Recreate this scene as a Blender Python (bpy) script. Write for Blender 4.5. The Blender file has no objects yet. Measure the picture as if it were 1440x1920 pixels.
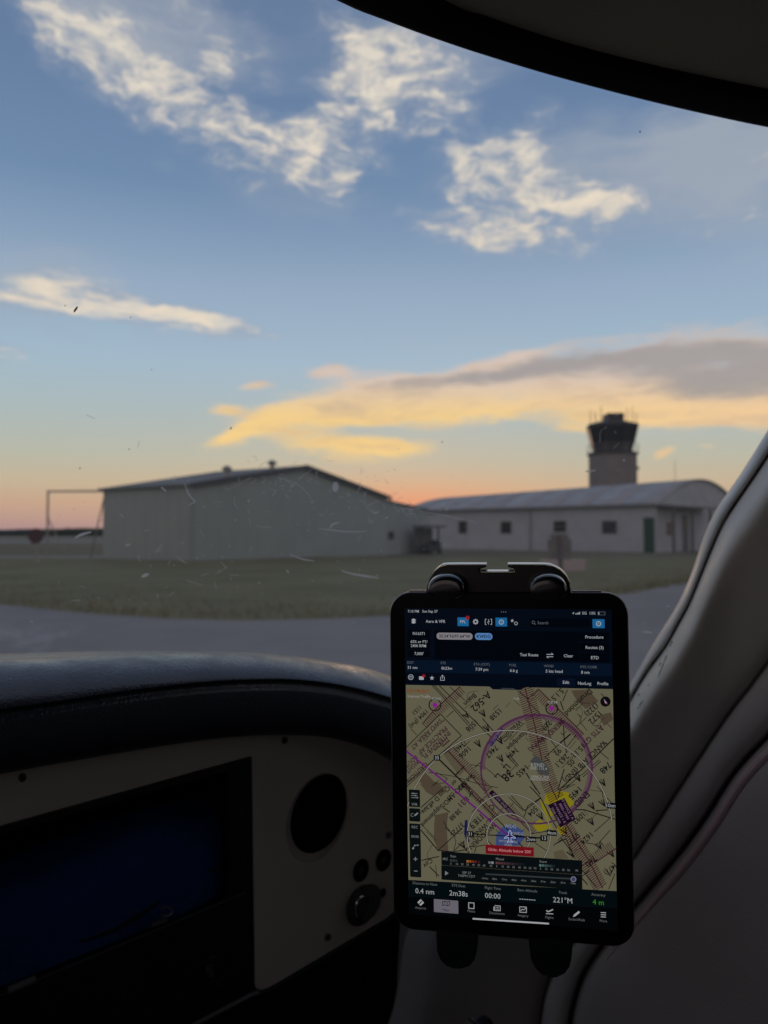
import bpy, bmesh, math, random
from mathutils import Vector, Matrix, noise
from mathutils.bvhtree import BVHTree
from mathutils.geometry import tessellate_polygon

random.seed(7)
scene = bpy.context.scene
col = scene.collection
rad = math.radians

# ------------------------------------------------------------------ camera
EYE = 1.425                       # eye height above the pavement, metres
PITCH = rad(1.67)
FPX, CX, CY = 1443.0, 720.0, 960.0   # focal length and centre of the photograph, in its pixels
cam_d = bpy.data.cameras.new('camera')
cam = bpy.data.objects.new('camera', cam_d)
col.objects.link(cam)
scene.camera = cam
cam.location = (0, 0, EYE)
cam.rotation_euler = (rad(90) + PITCH, 0, 0)
cam_d.sensor_fit = 'HORIZONTAL'
cam_d.sensor_width = 25.96
cam_d.lens = 25.96 * FPX / 1440.0
cam_d.clip_start = 0.02
cam_d.clip_end = 9000
cam_d.dof.use_dof = True
cam_d.dof.focus_distance = 0.46
cam_d.dof.aperture_fstop = 8.6
scene.render.resolution_x, scene.render.resolution_y = 768, 1024
scene.view_settings.view_transform = 'Standard'
scene.view_settings.look = 'None'
scene.view_settings.exposure = 0.0
scene.view_settings.gamma = 1.0
scene.cycles.use_denoising = True
scene.cycles.max_bounces = 8
scene.cycles.diffuse_bounces = 4
scene.cycles.glossy_bounces = 3
scene.cycles.transparent_max_bounces = 12
scene.cycles.sample_clamp_indirect = 4.0

CAM = Vector((0, 0, EYE))
FWD = Vector((0, math.cos(PITCH), math.sin(PITCH)))
UPC = Vector((0, -math.sin(PITCH), math.cos(PITCH)))


def ray(px, py):
    return FWD + Vector((1, 0, 0)) * ((px - CX) / FPX) + UPC * ((CY - py) / FPX)


def at(px, py, depth):
    return CAM + ray(px, py) * depth


def lin(r, g, b):
    f = lambda c: (c / 255 / 12.92) if c / 255 <= 0.04045 else ((c / 255 + 0.055) / 1.055) ** 2.4
    return (f(r), f(g), f(b), 1.0)


def azel(px, py):
    d = ray(px, py).normalized()
    return math.atan2(d.x, d.y), math.asin(d.z)


# ------------------------------------------------------------------ sky
SUN_AZ, SUN_EL = rad(1.6), rad(0.6)
world = bpy.data.worlds.new('World')
scene.world = world
world.use_nodes = True
world.cycles.sampling_method = 'MANUAL'
world.cycles.sample_map_resolution = 512
nt = world.node_tree
nt.nodes.clear()


class Nodes:
    def __init__(s, tree): s.t = tree
    def new(s, kind, **kw):
        n = s.t.nodes.new(kind)
        for k, v in kw.items(): setattr(n, k, v)
        return n
    def link(s, a, b): s.t.links.new(a, b)
    def put(s, sock, v):
        if isinstance(v, bpy.types.NodeSocket): s.link(v, sock)
        elif v is not None: sock.default_value = v
    def math(s, op, a, b=None, c=None, clamp=False):
        n = s.new('ShaderNodeMath', operation=op, use_clamp=clamp)
        for i, v in enumerate((a, b, c)):
            if v is not None: s.put(n.inputs[i], v)
        return n.outputs[0]
    def vmath(s, op, a, b=None):
        n = s.new('ShaderNodeVectorMath', operation=op)
        s.put(n.inputs[0], a)
        if b is not None: s.put(n.inputs[1], b)
        return n.outputs['Value'] if op in ('LENGTH', 'DOT_PRODUCT', 'DISTANCE') else n.outputs[0]
    def rng(s, v, a, b, c=0.0, d=1.0, interp='SMOOTHSTEP'):
        n = s.new('ShaderNodeMapRange', interpolation_type=interp)
        for i, q in enumerate((v, a, b, c, d)): s.put(n.inputs[i], q)
        return n.outputs[0]
    def mix(s, f, a, b, blend='MIX'):
        n = s.new('ShaderNodeMix', data_type='RGBA', blend_type=blend)
        s.put(n.inputs[0], f); s.put(n.inputs[6], a); s.put(n.inputs[7], b)
        return n.outputs[2]
    def ramp(s, v, stops, interp='LINEAR'):
        n = s.new('ShaderNodeValToRGB')
        cr = n.color_ramp; cr.interpolation = interp
        while len(cr.elements) < len(stops): cr.elements.new(0.5)
        for e, (p, c) in zip(cr.elements, stops): e.position = p; e.color = c
        s.put(n.inputs[0], v)
        return n.outputs[0]
    def noise(s, vec, scale, detail=6, rough=0.55, dist=0.0, out=0):
        n = s.new('ShaderNodeTexNoise')
        s.put(n.inputs['Vector'], vec); n.inputs['Scale'].default_value = scale
        n.inputs['Detail'].default_value = detail; n.inputs['Roughness'].default_value = rough
        n.inputs['Distortion'].default_value = dist
        return n.outputs[out]
    def xyz(s, x, y, z=0.0):
        n = s.new('ShaderNodeCombineXYZ')
        for i, v in enumerate((x, y, z)): s.put(n.inputs[i], v)
        return n.outputs[0]
    def sep(s, v):
        n = s.new('ShaderNodeSeparateXYZ'); s.put(n.inputs[0], v)
        return n.outputs


N = Nodes(nt)
tc = N.new('ShaderNodeTexCoord')
dirv = N.vmath('NORMALIZE', tc.outputs['Generated'])
dx, dy, dz = N.sep(dirv)
az = N.math('ARCTAN2', dx, dy)
el = N.math('ARCSINE', dz)
eldeg = N.math('MULTIPLY', el, 180 / math.pi)

# clear sky by height above the horizon (0..90 degrees -> sqrt axis so the low sky gets resolution)
ax = N.math('SQRT', N.math('DIVIDE', N.math('MAXIMUM', eldeg, 0.0), 90.0, clamp=True))
p = lambda deg: math.sqrt(max(deg, 0) / 90)
base = N.ramp(ax, [
    (0.0, lin(170, 143, 150)), (p(0.7), lin(188, 152, 147)), (p(2.2), lin(207, 171, 146)), (p(3.6), lin(206, 187, 158)),
    (p(5.6), lin(192, 194, 178)), (p(8.5), lin(180, 195, 196)), (p(12.5), lin(169, 194, 213)), (p(17.5), lin(156, 179, 205)),
    (p(24), lin(116, 146, 182)), (p(31), lin(103, 131, 169)), (p(45), lin(116, 130, 156)), (1.0, lin(122, 128, 142))])
# the glow over the place where the sun has just gone, wider sideways than upwards
daz = N.math('SUBTRACT', az, SUN_AZ)
g1 = N.math('ADD', N.math('POWER', N.math('DIVIDE', daz, rad(10)), 2.0), N.math('POWER', N.math('DIVIDE', N.math('SUBTRACT', eldeg, 0.6), 2.5), 2.0))
g1 = N.math('EXPONENT', N.math('MULTIPLY', g1, -1.0))
g2 = N.math('ADD', N.math('POWER', N.math('DIVIDE', daz, rad(22)), 2.0), N.math('POWER', N.math('DIVIDE', N.math('SUBTRACT', eldeg, 2.5), 5.5), 2.0))
g2 = N.math('EXPONENT', N.math('MULTIPLY', g2, -1.0))
clear = N.mix(N.math('MULTIPLY', g2, 0.18), base, lin(236, 196, 150))
clear = N.mix(N.math('MULTIPLY', g1, 0.92), clear, lin(250, 150, 106))
# sky opposite the sunset, warmed and brightened as fill for ground and cabin
back = N.rng(N.math('ABSOLUTE', daz), rad(45), rad(130))
back = N.math('MULTIPLY', back, N.rng(eldeg, 45.0, 85.0, 1.0, 0.0))
clear = N.mix(N.math('MULTIPLY', back, 0.75), clear, lin(178, 160, 156))
nish = N.new('ShaderNodeTexSky', sky_type='NISHITA')
nish.sun_disc = False
nish.sun_elevation = SUN_EL
nish.sun_rotation = SUN_AZ
nish.dust_density = 1.5
nish_c = N.vmath('SCALE', nish.outputs[0]); nish_c.node.inputs[3].default_value = 0.08
clear = N.mix(0.08, clear, nish_c)

# ---- clouds, laid out on the sphere of directions
pv = N.xyz(az, el, 0.0)
wv = N.xyz(N.math('MULTIPLY', az, 1.0), N.math('MULTIPLY', el, 2.2), 0.0)
warp = N.vmath('SUBTRACT', N.noise(wv, 9.0, 3, 0.6, out=1), (0.5, 0.5, 0.5))
def warped(amount):
    w = N.vmath('MULTIPLY', warp, (amount, amount * 0.6, 0.0))
    return N.vmath('ADD', pv, w)


HALF = azel(720, 626)[1]              # the sky in view is worked out in four fields, each with only the clouds that reach it


def blobs(lst, vec, field, wide=1.0):
    acc = None
    for (x, y, rx, ry, ang, w) in lst:
        a = rad(ang); ry_ = ry * wide; rx_ = rx * 1.08
        ex = 1.35 * math.hypot(rx_ * math.cos(a), ry_ * math.sin(a)) + 60
        ey = 1.35 * math.hypot(rx_ * math.sin(a), ry_ * math.cos(a)) + 45
        if field[0] == 'L' and x - ex > 700 or field[0] == 'R' and x + ex < 700: continue
        if field[1] == 'T' and y - ey > 626 or field[1] == 'B' and y + ey < 626: continue
        c = Vector(azel(x, y))
        e1 = Vector(azel(x + rx_ * math.cos(a), y + rx_ * math.sin(a))) - c
        e2 = Vector(azel(x - ry_ * math.sin(a), y + ry_ * math.cos(a))) - c
        m = N.new('ShaderNodeMapping', vector_type='TEXTURE')
        N.link(vec, m.inputs[0])
        if acc is None: m.inputs[1].default_value = (c.x, c.y, 0)
        else: N.link(N.xyz(c.x, c.y, acc), m.inputs[1])      # only orders the evaluation, one blob after the other
        m.inputs[2].default_value = (0, 0, math.atan2(e1.y, e1.x))
        m.inputs[3].default_value = (e1.length, e2.length, 1e6)
        v = N.rng(N.vmath('LENGTH', m.outputs[0]), 0.0, 1.35, w, 0.0)
        acc = v if acc is None else N.math('ADD', acc, v)
    return acc


high = [  # x, y, half length, half width, tilt (clockwise, in the photograph), weight
    (110, 40, 120, 60, 35, 0.75), (200, 110, 150, 62, 40, 0.95), (275, 150, 120, 48, 30, 0.9), (330, 215, 100, 36, 48, 0.7), (380, 130, 70, 30, -10, 0.7),
    (70, 60, 55, 12, 80, 0.5), (245, 215, 60, 14, 50, 0.42), (420, 250, 110, 45, 30, 0.85), (520, 270, 130, 58, 12, 1.0), (590, 320, 90, 45, 40, 0.9),
    (640, 250, 120, 50, -35, 0.9), (620, 160, 60, 34, 0, 0.8), (690, 190, 120, 70, -50, 0.9), (720, 300, 46, 30, -10, 0.7), (790, 120, 140, 75, 20, 0.95), (730, 90, 80, 50, 0, 0.6),
    (850, 190, 90, 55, 50, 0.85), (520, 150, 50, 20, -10, 0.45), (480, 345, 90, 24, 10, 0.5), (640, 50, 90, 40, 20, 0.5), (300, 30, 200, 60, 10, 0.5),
    (880, 310, 80, 34, -15, 0.85), (960, 260, 90, 30, -45, 0.75), (990, 340, 110, 48, 30, 0.95), (1100, 380, 120, 38, 8, 0.9), (1040, 330, 120, 40, 15, 0.6), (1180, 360, 60, 26, -25, 0.65),
    (1050, 215, 40, 20, -50, 0.4), (860, 425, 130, 40, 10, 0.9), (980, 450, 160, 26, 4, 0.85), (880, 380, 60, 40, 60, 0.6), (1340, 455, 30, 26, 60, 0.5),
    (1420, 405, 70, 20, 0, 0.6), (150, 555, 200, 30, 10, 0.6), (30, 575, 220, 32, 3, 1.0), (250, 588, 210, 26, 8, 0.95), (390, 606, 130, 14, 6, 0.7),
    (140, 530, 90, 16, 22, 0.6), (480, 615, 60, 8, 5, 0.4), (10, 650, 40, 14, 0, 0.95), (110, 633, 50, 9, 8, 0.4), (315, 310, 30, 10, 30, 0.4), (935, 385, 80, 40, 20, 0.55), (1290, 395, 130, 22, 4, 0.5), (1400, 290, 110, 20, -3, 0.45), (560, 30, 120, 36, 10, 0.4), (440, 60, 110, 40, 20, 0.4)]
veil = [(1250, 310, 330, 120, 5, 0.75), (1400, 270, 200, 110, 0, 0.75), (330, 60, 260, 110, 15, 0.7), (800, 100, 220, 140, 0, 0.6), (60, 520, 220, 90, 5, 0.5),
        (560, 380, 220, 60, 5, 0.4), (1000, 370, 260, 110, 10, 0.5), (1440, 450, 260, 90, 0, 0.4), (180, 60, 180, 110, 30, 0.6), (900, 640, 300, 40, -2, 0.25)]
low = [(600, 770, 170, 34, -4, 1.0), (700, 735, 150, 26, -6, 0.7), (1240, 785, 240, 20, -3, 0.8), (480, 800, 100, 22, -22, 0.95), (430, 818, 56, 10, -20, 0.7), (800, 765, 220, 32, -4, 1.0), (1010, 735, 240, 42, -7, 1.0), (1230, 745, 220, 56, -4, 1.0),
       (1420, 740, 160, 50, -3, 1.0), (1160, 680, 260, 46, -5, 0.95), (1400, 690, 240, 70, 0, 1.0), (880, 710, 160, 30, -10, 0.85), (960, 675, 100, 14, -12, 0.6),
       (690, 715, 110, 20, 3, 0.6), (630, 838, 130, 24, 7, 1.05), (745, 838, 90, 18, 0, 0.95), (625, 697, 66, 12, 3, 0.9), (485, 720, 36, 9, 0, 0.85), (425, 762, 40, 10, 0, 0.7),
       (1075, 805, 40, 9, 5, 0.45), (1245, 853, 28, 8, -20, 0.75), (1330, 838, 26, 6, 0, 0.45), (1430, 805, 50, 7, 0, 0.35), (1600, 700, 260, 80, 0, 1.0), (1900, 720, 260, 60, 0, 0.9)]
grey = [(1420, 690, 300, 60, 0, 1.0), (1200, 672, 230, 34, -6, 0.9), (1000, 690, 150, 22, -14, 0.85), (860, 712, 110, 15, -10, 0.75), (1340, 730, 120, 30, 0, 0.7), (740, 722, 80, 10, -4, 0.5),
        (1650, 690, 300, 80, 0, 1.0), (800, 745, 110, 8, -4, 0.35), (640, 758, 90, 7, 0, 0.3), (670, 820, 60, 6, 0, 0.3), (1900, 690, 260, 70, 0, 0.9)]



def cloudy(field):
    """colour of the sky with its clouds in one field; 'xx' is everything the photograph does not show"""
    rest = None
    sky = clear
    nz_lo = N.noise(N.vmath('MULTIPLY', warped(0.04), (1.0, 4.2, 1.0)), 10.0, 6, 0.64, 0.0)
    if field == 'xx':
        rest = N.math('MULTIPLY', N.rng(N.math('ABSOLUTE', az), rad(32), rad(60)), N.rng(N.noise(pv, 3.0, 4, 0.6, 0.0), 0.5, 0.75, 0.0, 0.8))
        rest = N.math('MULTIPLY', rest, N.rng(eldeg, 2.0, 12.0))
        b_veil, b_hi = N.math('MULTIPLY', rest, 0.5), rest
    else:
        b_veil = blobs(veil, warped(0.10), field)
        b_hi = blobs(high, warped(0.085), field, 1.55)
    if b_veil is not None:
        d_veil = N.math('MULTIPLY', N.rng(N.math('MULTIPLY', b_veil, N.math('ADD', N.math('MULTIPLY', nz_lo, 1.2), 0.3)), 0.05, 0.95), 0.72)
        veil_c = N.mix(N.rng(eldeg, 8.0, 24.0), lin(182, 184, 182), lin(172, 178, 188))
        sky = N.mix(d_veil, sky, veil_c)
    if b_hi is not None:
        b_hi = N.math('MINIMUM', b_hi, 1.15)
        nh = N.rng(N.noise(warped(0.05), 12.0, 6, 0.6, 0.0), 0.30, 0.72, interp='LINEAR')
        rot = N.new('ShaderNodeMapping'); N.link(warped(0.10), rot.inputs[0])
        rot.inputs[2].default_value = (0, 0, rad(24)); rot.inputs[3].default_value = (0.62, 1.7, 1)
        nf = N.rng(N.noise(rot.outputs[0], 33.0, 8, 0.66, 0.0), 0.27, 0.75, interp='LINEAR')
        t_hi = N.math('ADD', N.math('MULTIPLY', nh, 0.48), N.math('MULTIPLY', nf, 0.52))
        amp = N.math('MINIMUM', N.math('MULTIPLY', b_hi, 2.4), 1.0)
        amp = N.math('MULTIPLY', amp, N.rng(eldeg, 16.0, 21.5, 0.40, 1.32))
        t_hi = N.mix(N.rng(eldeg, 16.0, 21.0), N.rng(nz_lo, 0.3, 0.7, interp='LINEAR'), t_hi)
        d_hi = N.math('ADD', N.math('MULTIPLY', b_hi, 0.84), N.math('MULTIPLY', N.math('SUBTRACT', t_hi, 0.56), amp))
        d_hi = N.rng(d_hi, -0.03, 1.28)
        hi_lit = N.mix(N.rng(eldeg, 14.0, 30.0), lin(248, 228, 200), lin(238, 226, 208))
        hi_c = N.mix(N.rng(N.math('ADD', N.math('MULTIPLY', d_hi, 0.55), N.math('MULTIPLY', t_hi, 0.85)), 0.50, 1.08), lin(158, 168, 184), hi_lit)
        sky = N.mix(N.math('MULTIPLY', d_hi, N.rng(nf, 0.12, 0.85, 0.58, 0.96)), sky, hi_c)
    b_lo = blobs(low, warped(0.045), field, 1.28) if field != 'xx' else None
    if b_lo is not None:
        b_lo = N.math('MINIMUM', b_lo, 1.2)
        d_lo = N.rng(N.math('ADD', b_lo, N.math('MULTIPLY', N.math('SUBTRACT', nz_lo, 0.5), 2.1)), 0.10, 1.08)
        d_lo = N.math('MULTIPLY', d_lo, N.rng(b_lo, 0.05, 0.3))
        near_sun = N.rng(N.math('ABSOLUTE', N.math('SUBTRACT', az, rad(-2))), rad(6), rad(34))
        gold = N.mix(near_sun, lin(255, 214, 138), lin(250, 208, 158))
        gold = N.mix(N.rng(eldeg, 8.2, 12.0), gold, lin(222, 200, 186))
        gold = N.mix(N.math('MULTIPLY', N.rng(nz_lo, 0.42, 0.62), 0.35), gold, lin(214, 182, 150))
        b_gr = blobs(grey, warped(0.045), field, 1.1)
        if b_gr is not None:
            b_gr = N.math('MINIMUM', b_gr, 1.2)
            d_gr = N.rng(N.math('ADD', b_gr, N.math('MULTIPLY', N.math('SUBTRACT', nz_lo, 0.5), 1.7)), 0.0, 1.15)
            gold = N.mix(N.math('MULTIPLY', d_gr, 0.85), gold, lin(158, 152, 152))
        sky = N.mix(N.math('MULTIPLY', d_lo, 0.93), sky, gold)
    if field != 'xx' and field[1] == 'T': pass
    else: sky = N.mix(N.rng(eldeg, -1.5, -0.2, 1.0, 0.0), sky, lin(62, 62, 60))      # below the horizon: dull earth light
    bg = N.new('ShaderNodeBackground'); N.link(sky, bg.inputs[0])
    return bg.outputs[0]


def either(cond, no, yes):
    n = N.new('ShaderNodeMixShader')
    N.link(cond, n.inputs[0]); N.link(no, n.inputs[1]); N.link(yes, n.inputs[2])
    return n.outputs[0]


is_right = N.math('GREATER_THAN', az, azel(700, 960)[0])
is_top = N.math('GREATER_THAN', el, HALF)
in_view = N.math('LESS_THAN', N.math('ABSOLUTE', az), rad(44))
in_view = N.math('MULTIPLY', in_view, N.math('LESS_THAN', el, rad(48)))
in_view = N.math('MULTIPLY', in_view, N.math('GREATER_THAN', el, rad(-2)))
front = either(is_top, either(is_right, cloudy('LB'), cloudy('RB')), either(is_right, cloudy('LT'), cloudy('RT')))
wo = N.new('ShaderNodeOutputWorld')
N.link(either(in_view, cloudy('xx'), front), wo.inputs[0])

sun_d = bpy.data.lights.new('sun', 'SUN')
sun_d.energy = 0.12
sun_d.angle = rad(6)
sun_d.color = (1.0, 0.62, 0.38)
sun = bpy.data.objects.new('sun', sun_d)
col.objects.link(sun)
sun.location = (0, 60, 40)
sd = Vector((math.sin(SUN_AZ) * math.cos(SUN_EL), math.cos(SUN_AZ) * math.cos(SUN_EL), math.sin(SUN_EL)))
sun.rotation_euler = sd.to_track_quat('Z', 'Y').to_euler()

# ------------------------------------------------------------------ helpers: meshes, materials, things
ORG = {}                                  # object name -> world position of its thing's base


class MB:
    """collects faces in world coordinates; build() links them as one mesh object"""
    def __init__(s): s.v, s.f, s.sm = [], [], False
    def add(s, pts, faces):
        o = len(s.v); s.v += [Vector(q) for q in pts]; s.f += [tuple(i + o for i in fc) for fc in faces]
        return s
    def box(s, c, ax, ay, az_):
        c, ax, ay, az_ = map(Vector, (c, ax, ay, az_))
        p = [c + ax * i + ay * j + az_ * k for k in (-1, 1) for j in (-1, 1) for i in (-1, 1)]
        return s.add(p, [(0, 2, 3, 1), (4, 5, 7, 6), (0, 1, 5, 4), (2, 6, 7, 3), (0, 4, 6, 2), (1, 3, 7, 5)])
    def abox(s, x0, x1, y0, y1, z0, z1):
        return s.box(((x0 + x1) / 2, (y0 + y1) / 2, (z0 + z1) / 2), ((x1 - x0) / 2, 0, 0), (0, (y1 - y0) / 2, 0), (0, 0, (z1 - z0) / 2))
    def bar(s, a, b, w, h=None, up=(0, 0, 1)):
        a, b = Vector(a), Vector(b); d = (b - a).normalized(); up = Vector(up)
        if abs(d.dot(up)) > .98: up = Vector((0, 1, 0))
        x = d.cross(up).normalized(); z = x.cross(d)
        return s.box((a + b) / 2, x * w / 2, (b - a) / 2, z * (h or w) / 2)
    def tube(s, pts, r, n=10, caps=True, flat=1.0):
        pts = [Vector(q) for q in pts]
        rs = r if isinstance(r, (list, tuple)) else [r] * len(pts)
        rings = []; px = None
        for i, q in enumerate(pts):
            d = (pts[min(i + 1, len(pts) - 1)] - pts[max(i - 1, 0)]).normalized()
            x = d.orthogonal().normalized() if px is None else (px - d * px.dot(d)).normalized()
            px = x; y = d.cross(x)
            rings.append([q + (x * math.cos(2 * math.pi * k / n) + y * math.sin(2 * math.pi * k / n) * flat) * rs[i] for k in range(n)])
        return s.loft(rings, True, caps)
    def loft(s, rings, closed=False, caps=False):
        n = len(rings[0]); f = []
        for i in range(len(rings) - 1):
            for k in range(n if closed else n - 1):
                f.append((i * n + k, i * n + (k + 1) % n, (i + 1) * n + (k + 1) % n, (i + 1) * n + k))
        if caps: f += [tuple(reversed(range(n))), tuple((len(rings) - 1) * n + k for k in range(n))]
        return s.add([p for r in rings for p in r], f)
    def lathe(s, c, axis, prof, n=20, xdir=None, squash=1.0):
        c, axis = Vector(c), Vector(axis).normalized()
        x = Vector(xdir).normalized() if xdir else axis.orthogonal().normalized(); y = axis.cross(x)
        rings = [[c + axis * h + (x * math.cos(2 * math.pi * k / n) + y * squash * math.sin(2 * math.pi * k / n)) * max(r, 1e-5) for k in range(n)] for r, h in prof]
        return s.loft(rings, True, True)
    def prism(s, poly, ext):
        """poly: planar loop of world points, ext: extrusion vector"""
        poly = [Vector(q) for q in poly]; n = len(poly); ext = Vector(ext)
        tris = tessellate_polygon([poly])
        f = [tuple(t) for t in tris] + [tuple(reversed([i + n for i in t])) for t in tris]
        f += [(i, (i + 1) % n, (i + 1) % n + n, i + n) for i in range(n)]
        return s.add(poly + [q + ext for q in poly], f)
    def plate(s, loops, ext):
        """planar polygon with holes, given thickness"""
        loops = [[Vector(q) for q in lp] for lp in loops]; ext = Vector(ext)
        flat = [q for lp in loops for q in lp]; n = len(flat)
        tris = tessellate_polygon(loops)
        f = [tuple(t) for t in tris] + [tuple(reversed([i + n for i in t])) for t in tris]
        o = 0
        for lp in loops:
            m = len(lp)
            f += [(o + i, o + (i + 1) % m, o + (i + 1) % m + n, o + i + n) for i in range(m)]
            o += m
        return s.add(flat + [q + ext for q in flat], f)
    def mesh(s, name, org):
        me = bpy.data.meshes.new(name)
        me.from_pydata([q - org for q in s.v], [], s.f)
        bm = bmesh.new(); bm.from_mesh(me)
        bmesh.ops.recalc_face_normals(bm, faces=bm.faces)
        bm.to_mesh(me); bm.free()
        return me
    def build(s, name, mat, parent=None, smooth=False, bevel=0, seg=2, subsurf=0, solid=0, loc=None, angle=35):
        org = ORG[parent.name] if parent else Vector(loc or (0, 0, 0))
        me = s.mesh(name, org)
        o = bpy.data.objects.new(name, me); col.objects.link(o)
        if parent: o.parent = parent
        else: o.location = org
        ORG[o.name] = org
        if mat: me.materials.append(mat)
        if smooth:
            me.polygons.foreach_set('use_smooth', [True] * len(me.polygons))
            if not subsurf: me.set_sharp_from_angle(angle=rad(angle))
        if solid:
            m = o.modifiers.new('solid', 'SOLIDIFY'); m.thickness = solid; m.offset = 0
        if bevel:
            m = o.modifiers.new('bevel', 'BEVEL'); m.width = bevel; m.segments = seg; m.limit_method = 'ANGLE'; m.angle_limit = rad(40)
        if subsurf:
            m = o.modifiers.new('subsurf', 'SUBSURF'); m.levels = subsurf; m.render_levels = subsurf
        return o


def thing(name, loc, label, cat, group=None):
    o = bpy.data.objects.new(name, None); col.objects.link(o)
    o.empty_display_size = 0.1
    o.location = loc; ORG[o.name] = Vector(loc)
    o['label'] = label; o['category'] = cat
    if group: o['group'] = group
    return o


def tag(o, label, cat, group=None):
    o['label'] = label; o['category'] = cat
    if group: o['group'] = group
    return o


def structure(o): o['kind'] = 'structure'; return o


MATS = {}
def mat(name, color, rough=0.6, metal=0.0, spec=0.5, noise_amt=0.0, noise_scale=8.0, color2=None, bump=0.0, bump_scale=60.0, kind='noise', sheen=0, coat=0, detail=5, stretch=None, emit=None):
    if name in MATS: return MATS[name]
    m = bpy.data.materials.new(name); m.use_nodes = True
    t = Nodes(m.node_tree); b = m.node_tree.nodes['Principled BSDF']
    c = tuple(color[:3]) + (1,)
    b.inputs['Base Color'].default_value = c
    b.inputs['Roughness'].default_value = rough
    b.inputs['Metallic'].default_value = metal
    b.inputs['Specular IOR Level'].default_value = spec
    if sheen: b.inputs['Sheen Weight'].default_value = sheen
    if coat: b.inputs['Coat Weight'].default_value = coat
    co = t.new('ShaderNodeTexCoord').outputs['Object']
    if stretch: co = t.vmath('MULTIPLY', co, stretch)
    if noise_amt or color2:
        nz = t.noise(co, noise_scale, detail, 0.6)
        c2 = tuple(color2[:3]) + (1,) if color2 else tuple(x * (1 - noise_amt) for x in c[:3]) + (1,)
        t.link(t.mix(t.rng(nz, 0.36, 0.66), c, c2), b.inputs['Base Color'])
        t.link(t.rng(nz, 0.3, 0.7, max(rough - .08, 0), min(rough + .1, 1)), b.inputs['Roughness'])
    if bump:
        bn = t.new('ShaderNodeBump'); bn.inputs['Strength'].default_value = bump
        bn.inputs['Distance'].default_value = 0.01
        if kind == 'noise': h = t.noise(co, bump_scale, 4, 0.6)
        elif kind == 'leather':
            v = t.new('ShaderNodeTexVoronoi', feature='DISTANCE_TO_EDGE'); v.inputs['Scale'].default_value = bump_scale
            t.link(t.vmath('ADD', co, t.vmath('SCALE', t.noise(co, bump_scale * .4, 3, .6, out=1))), v.inputs['Vector'])
            v.inputs['Vector'].links[0].from_node.inputs[1].links[0].from_node.inputs[3].default_value = 1.2 / bump_scale
            h = t.math('ADD', t.rng(v.outputs[0], 0.0, 0.16), t.math('MULTIPLY', t.noise(co, bump_scale * .22, 4, .6), 0.7))
            bn.inputs['Distance'].default_value = 0.0006
        elif kind == 'ribs':
            w = t.new('ShaderNodeTexWave', wave_type='BANDS', bands_direction='X'); w.inputs['Scale'].default_value = bump_scale
            t.link(co, w.inputs['Vector']); h = w.outputs[1]
        t.link(h, bn.inputs['Height']); t.link(bn.outputs[0], b.inputs['Normal'])
    if emit:
        b.inputs['Emission Color'].default_value = tuple(emit[:3]) + (1,)
        b.inputs['Emission Strength'].default_value = 1.0
    MATS[name] = m
    return m


def resample(pts, n):
    pts = [Vector(q) for q in pts]
    L = [0]
    for a, b in zip(pts, pts[1:]): L.append(L[-1] + (b - a).length)
    # Catmull-Rom through the points, by chord length
    out = []
    for k in range(n):
        d = L[-1] * k / (n - 1); i = 0
        while i < len(pts) - 2 and L[i + 1] < d: i += 1
        t = (d - L[i]) / max(L[i + 1] - L[i], 1e-9)
        p0, p1, p2, p3 = pts[max(i - 1, 0)], pts[i], pts[i + 1], pts[min(i + 2, len(pts) - 1)]
        out.append(0.5 * ((2 * p1) + (p2 - p0) * t + (2 * p0 - 5 * p1 + 4 * p2 - p3) * t * t + (3 * p1 - p0 - 3 * p2 + p3) * t ** 3))
    return out


def interp(tab, x):
    if x <= tab[0][0]:
        (a, b), (c, d) = tab[0], tab[1]
    elif x >= tab[-1][0]:
        (a, b), (c, d) = tab[-2], tab[-1]
    else:
        i = max(k for k in range(len(tab) - 1) if tab[k][0] <= x)
        # smooth (Catmull-Rom) value between the table's points
        x1, y1 = tab[i]; x2, y2 = tab[i + 1]
        x0, y0 = tab[i - 1] if i else (2 * x1 - x2, 2 * y1 - y2)
        x3, y3 = tab[i + 2] if i + 2 < len(tab) else (2 * x2 - x1, 2 * y2 - y1)
        m1, m2 = (y2 - y0) / (x2 - x0) * (x2 - x1), (y3 - y1) / (x3 - x1) * (x2 - x1)
        t = (x - x1) / (x2 - x1)
        return (2 * t ** 3 - 3 * t * t + 1) * y1 + (t ** 3 - 2 * t * t + t) * m1 + (-2 * t ** 3 + 3 * t * t) * y2 + (t ** 3 - t * t) * m2
    return b + (d - b) * (x - a) / (c - a)


# ------------------------------------------------------------------ the ground
G = 0.75                                   # scale of everything outside, metres per unit of the layout below


def ground_pt(px, py, z=0.0):
    d = ray(px, py)
    return CAM + d * ((z - EYE) / d.z)


M_field = mat('field_grass', (.17, .16, .11), .95, noise_amt=.35, noise_scale=.05, color2=(.14, .135, .09), spec=.1)
M_grass = mat('mown_grass', (.20, .195, .11), .95, noise_scale=.35, color2=(.155, .155, .085), bump=.6, bump_scale=9, spec=.1)
M_blade = mat('grass_blades', (.20, .195, .11), .9, noise_scale=.6, color2=(.21, .195, .12), spec=.1)
M_asph = mat('asphalt', (.26, .255, .26), .85, noise_scale=.25, color2=(.225, .222, .228), bump=.25, bump_scale=30, spec=.25)
M_conc = mat('pale_concrete', (.32, .31, .29), .9, noise_scale=.3, color2=(.25, .245, .23), spec=.2)
M_farpave = mat('far_concrete', (.30, .30, .31), .9, noise_amt=.2, noise_scale=.02, spec=.2)
M_wood = mat('far_foliage', (.028, .038, .03), .95, noise_scale=.08, color2=(.045, .055, .04), spec=.1)

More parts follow.
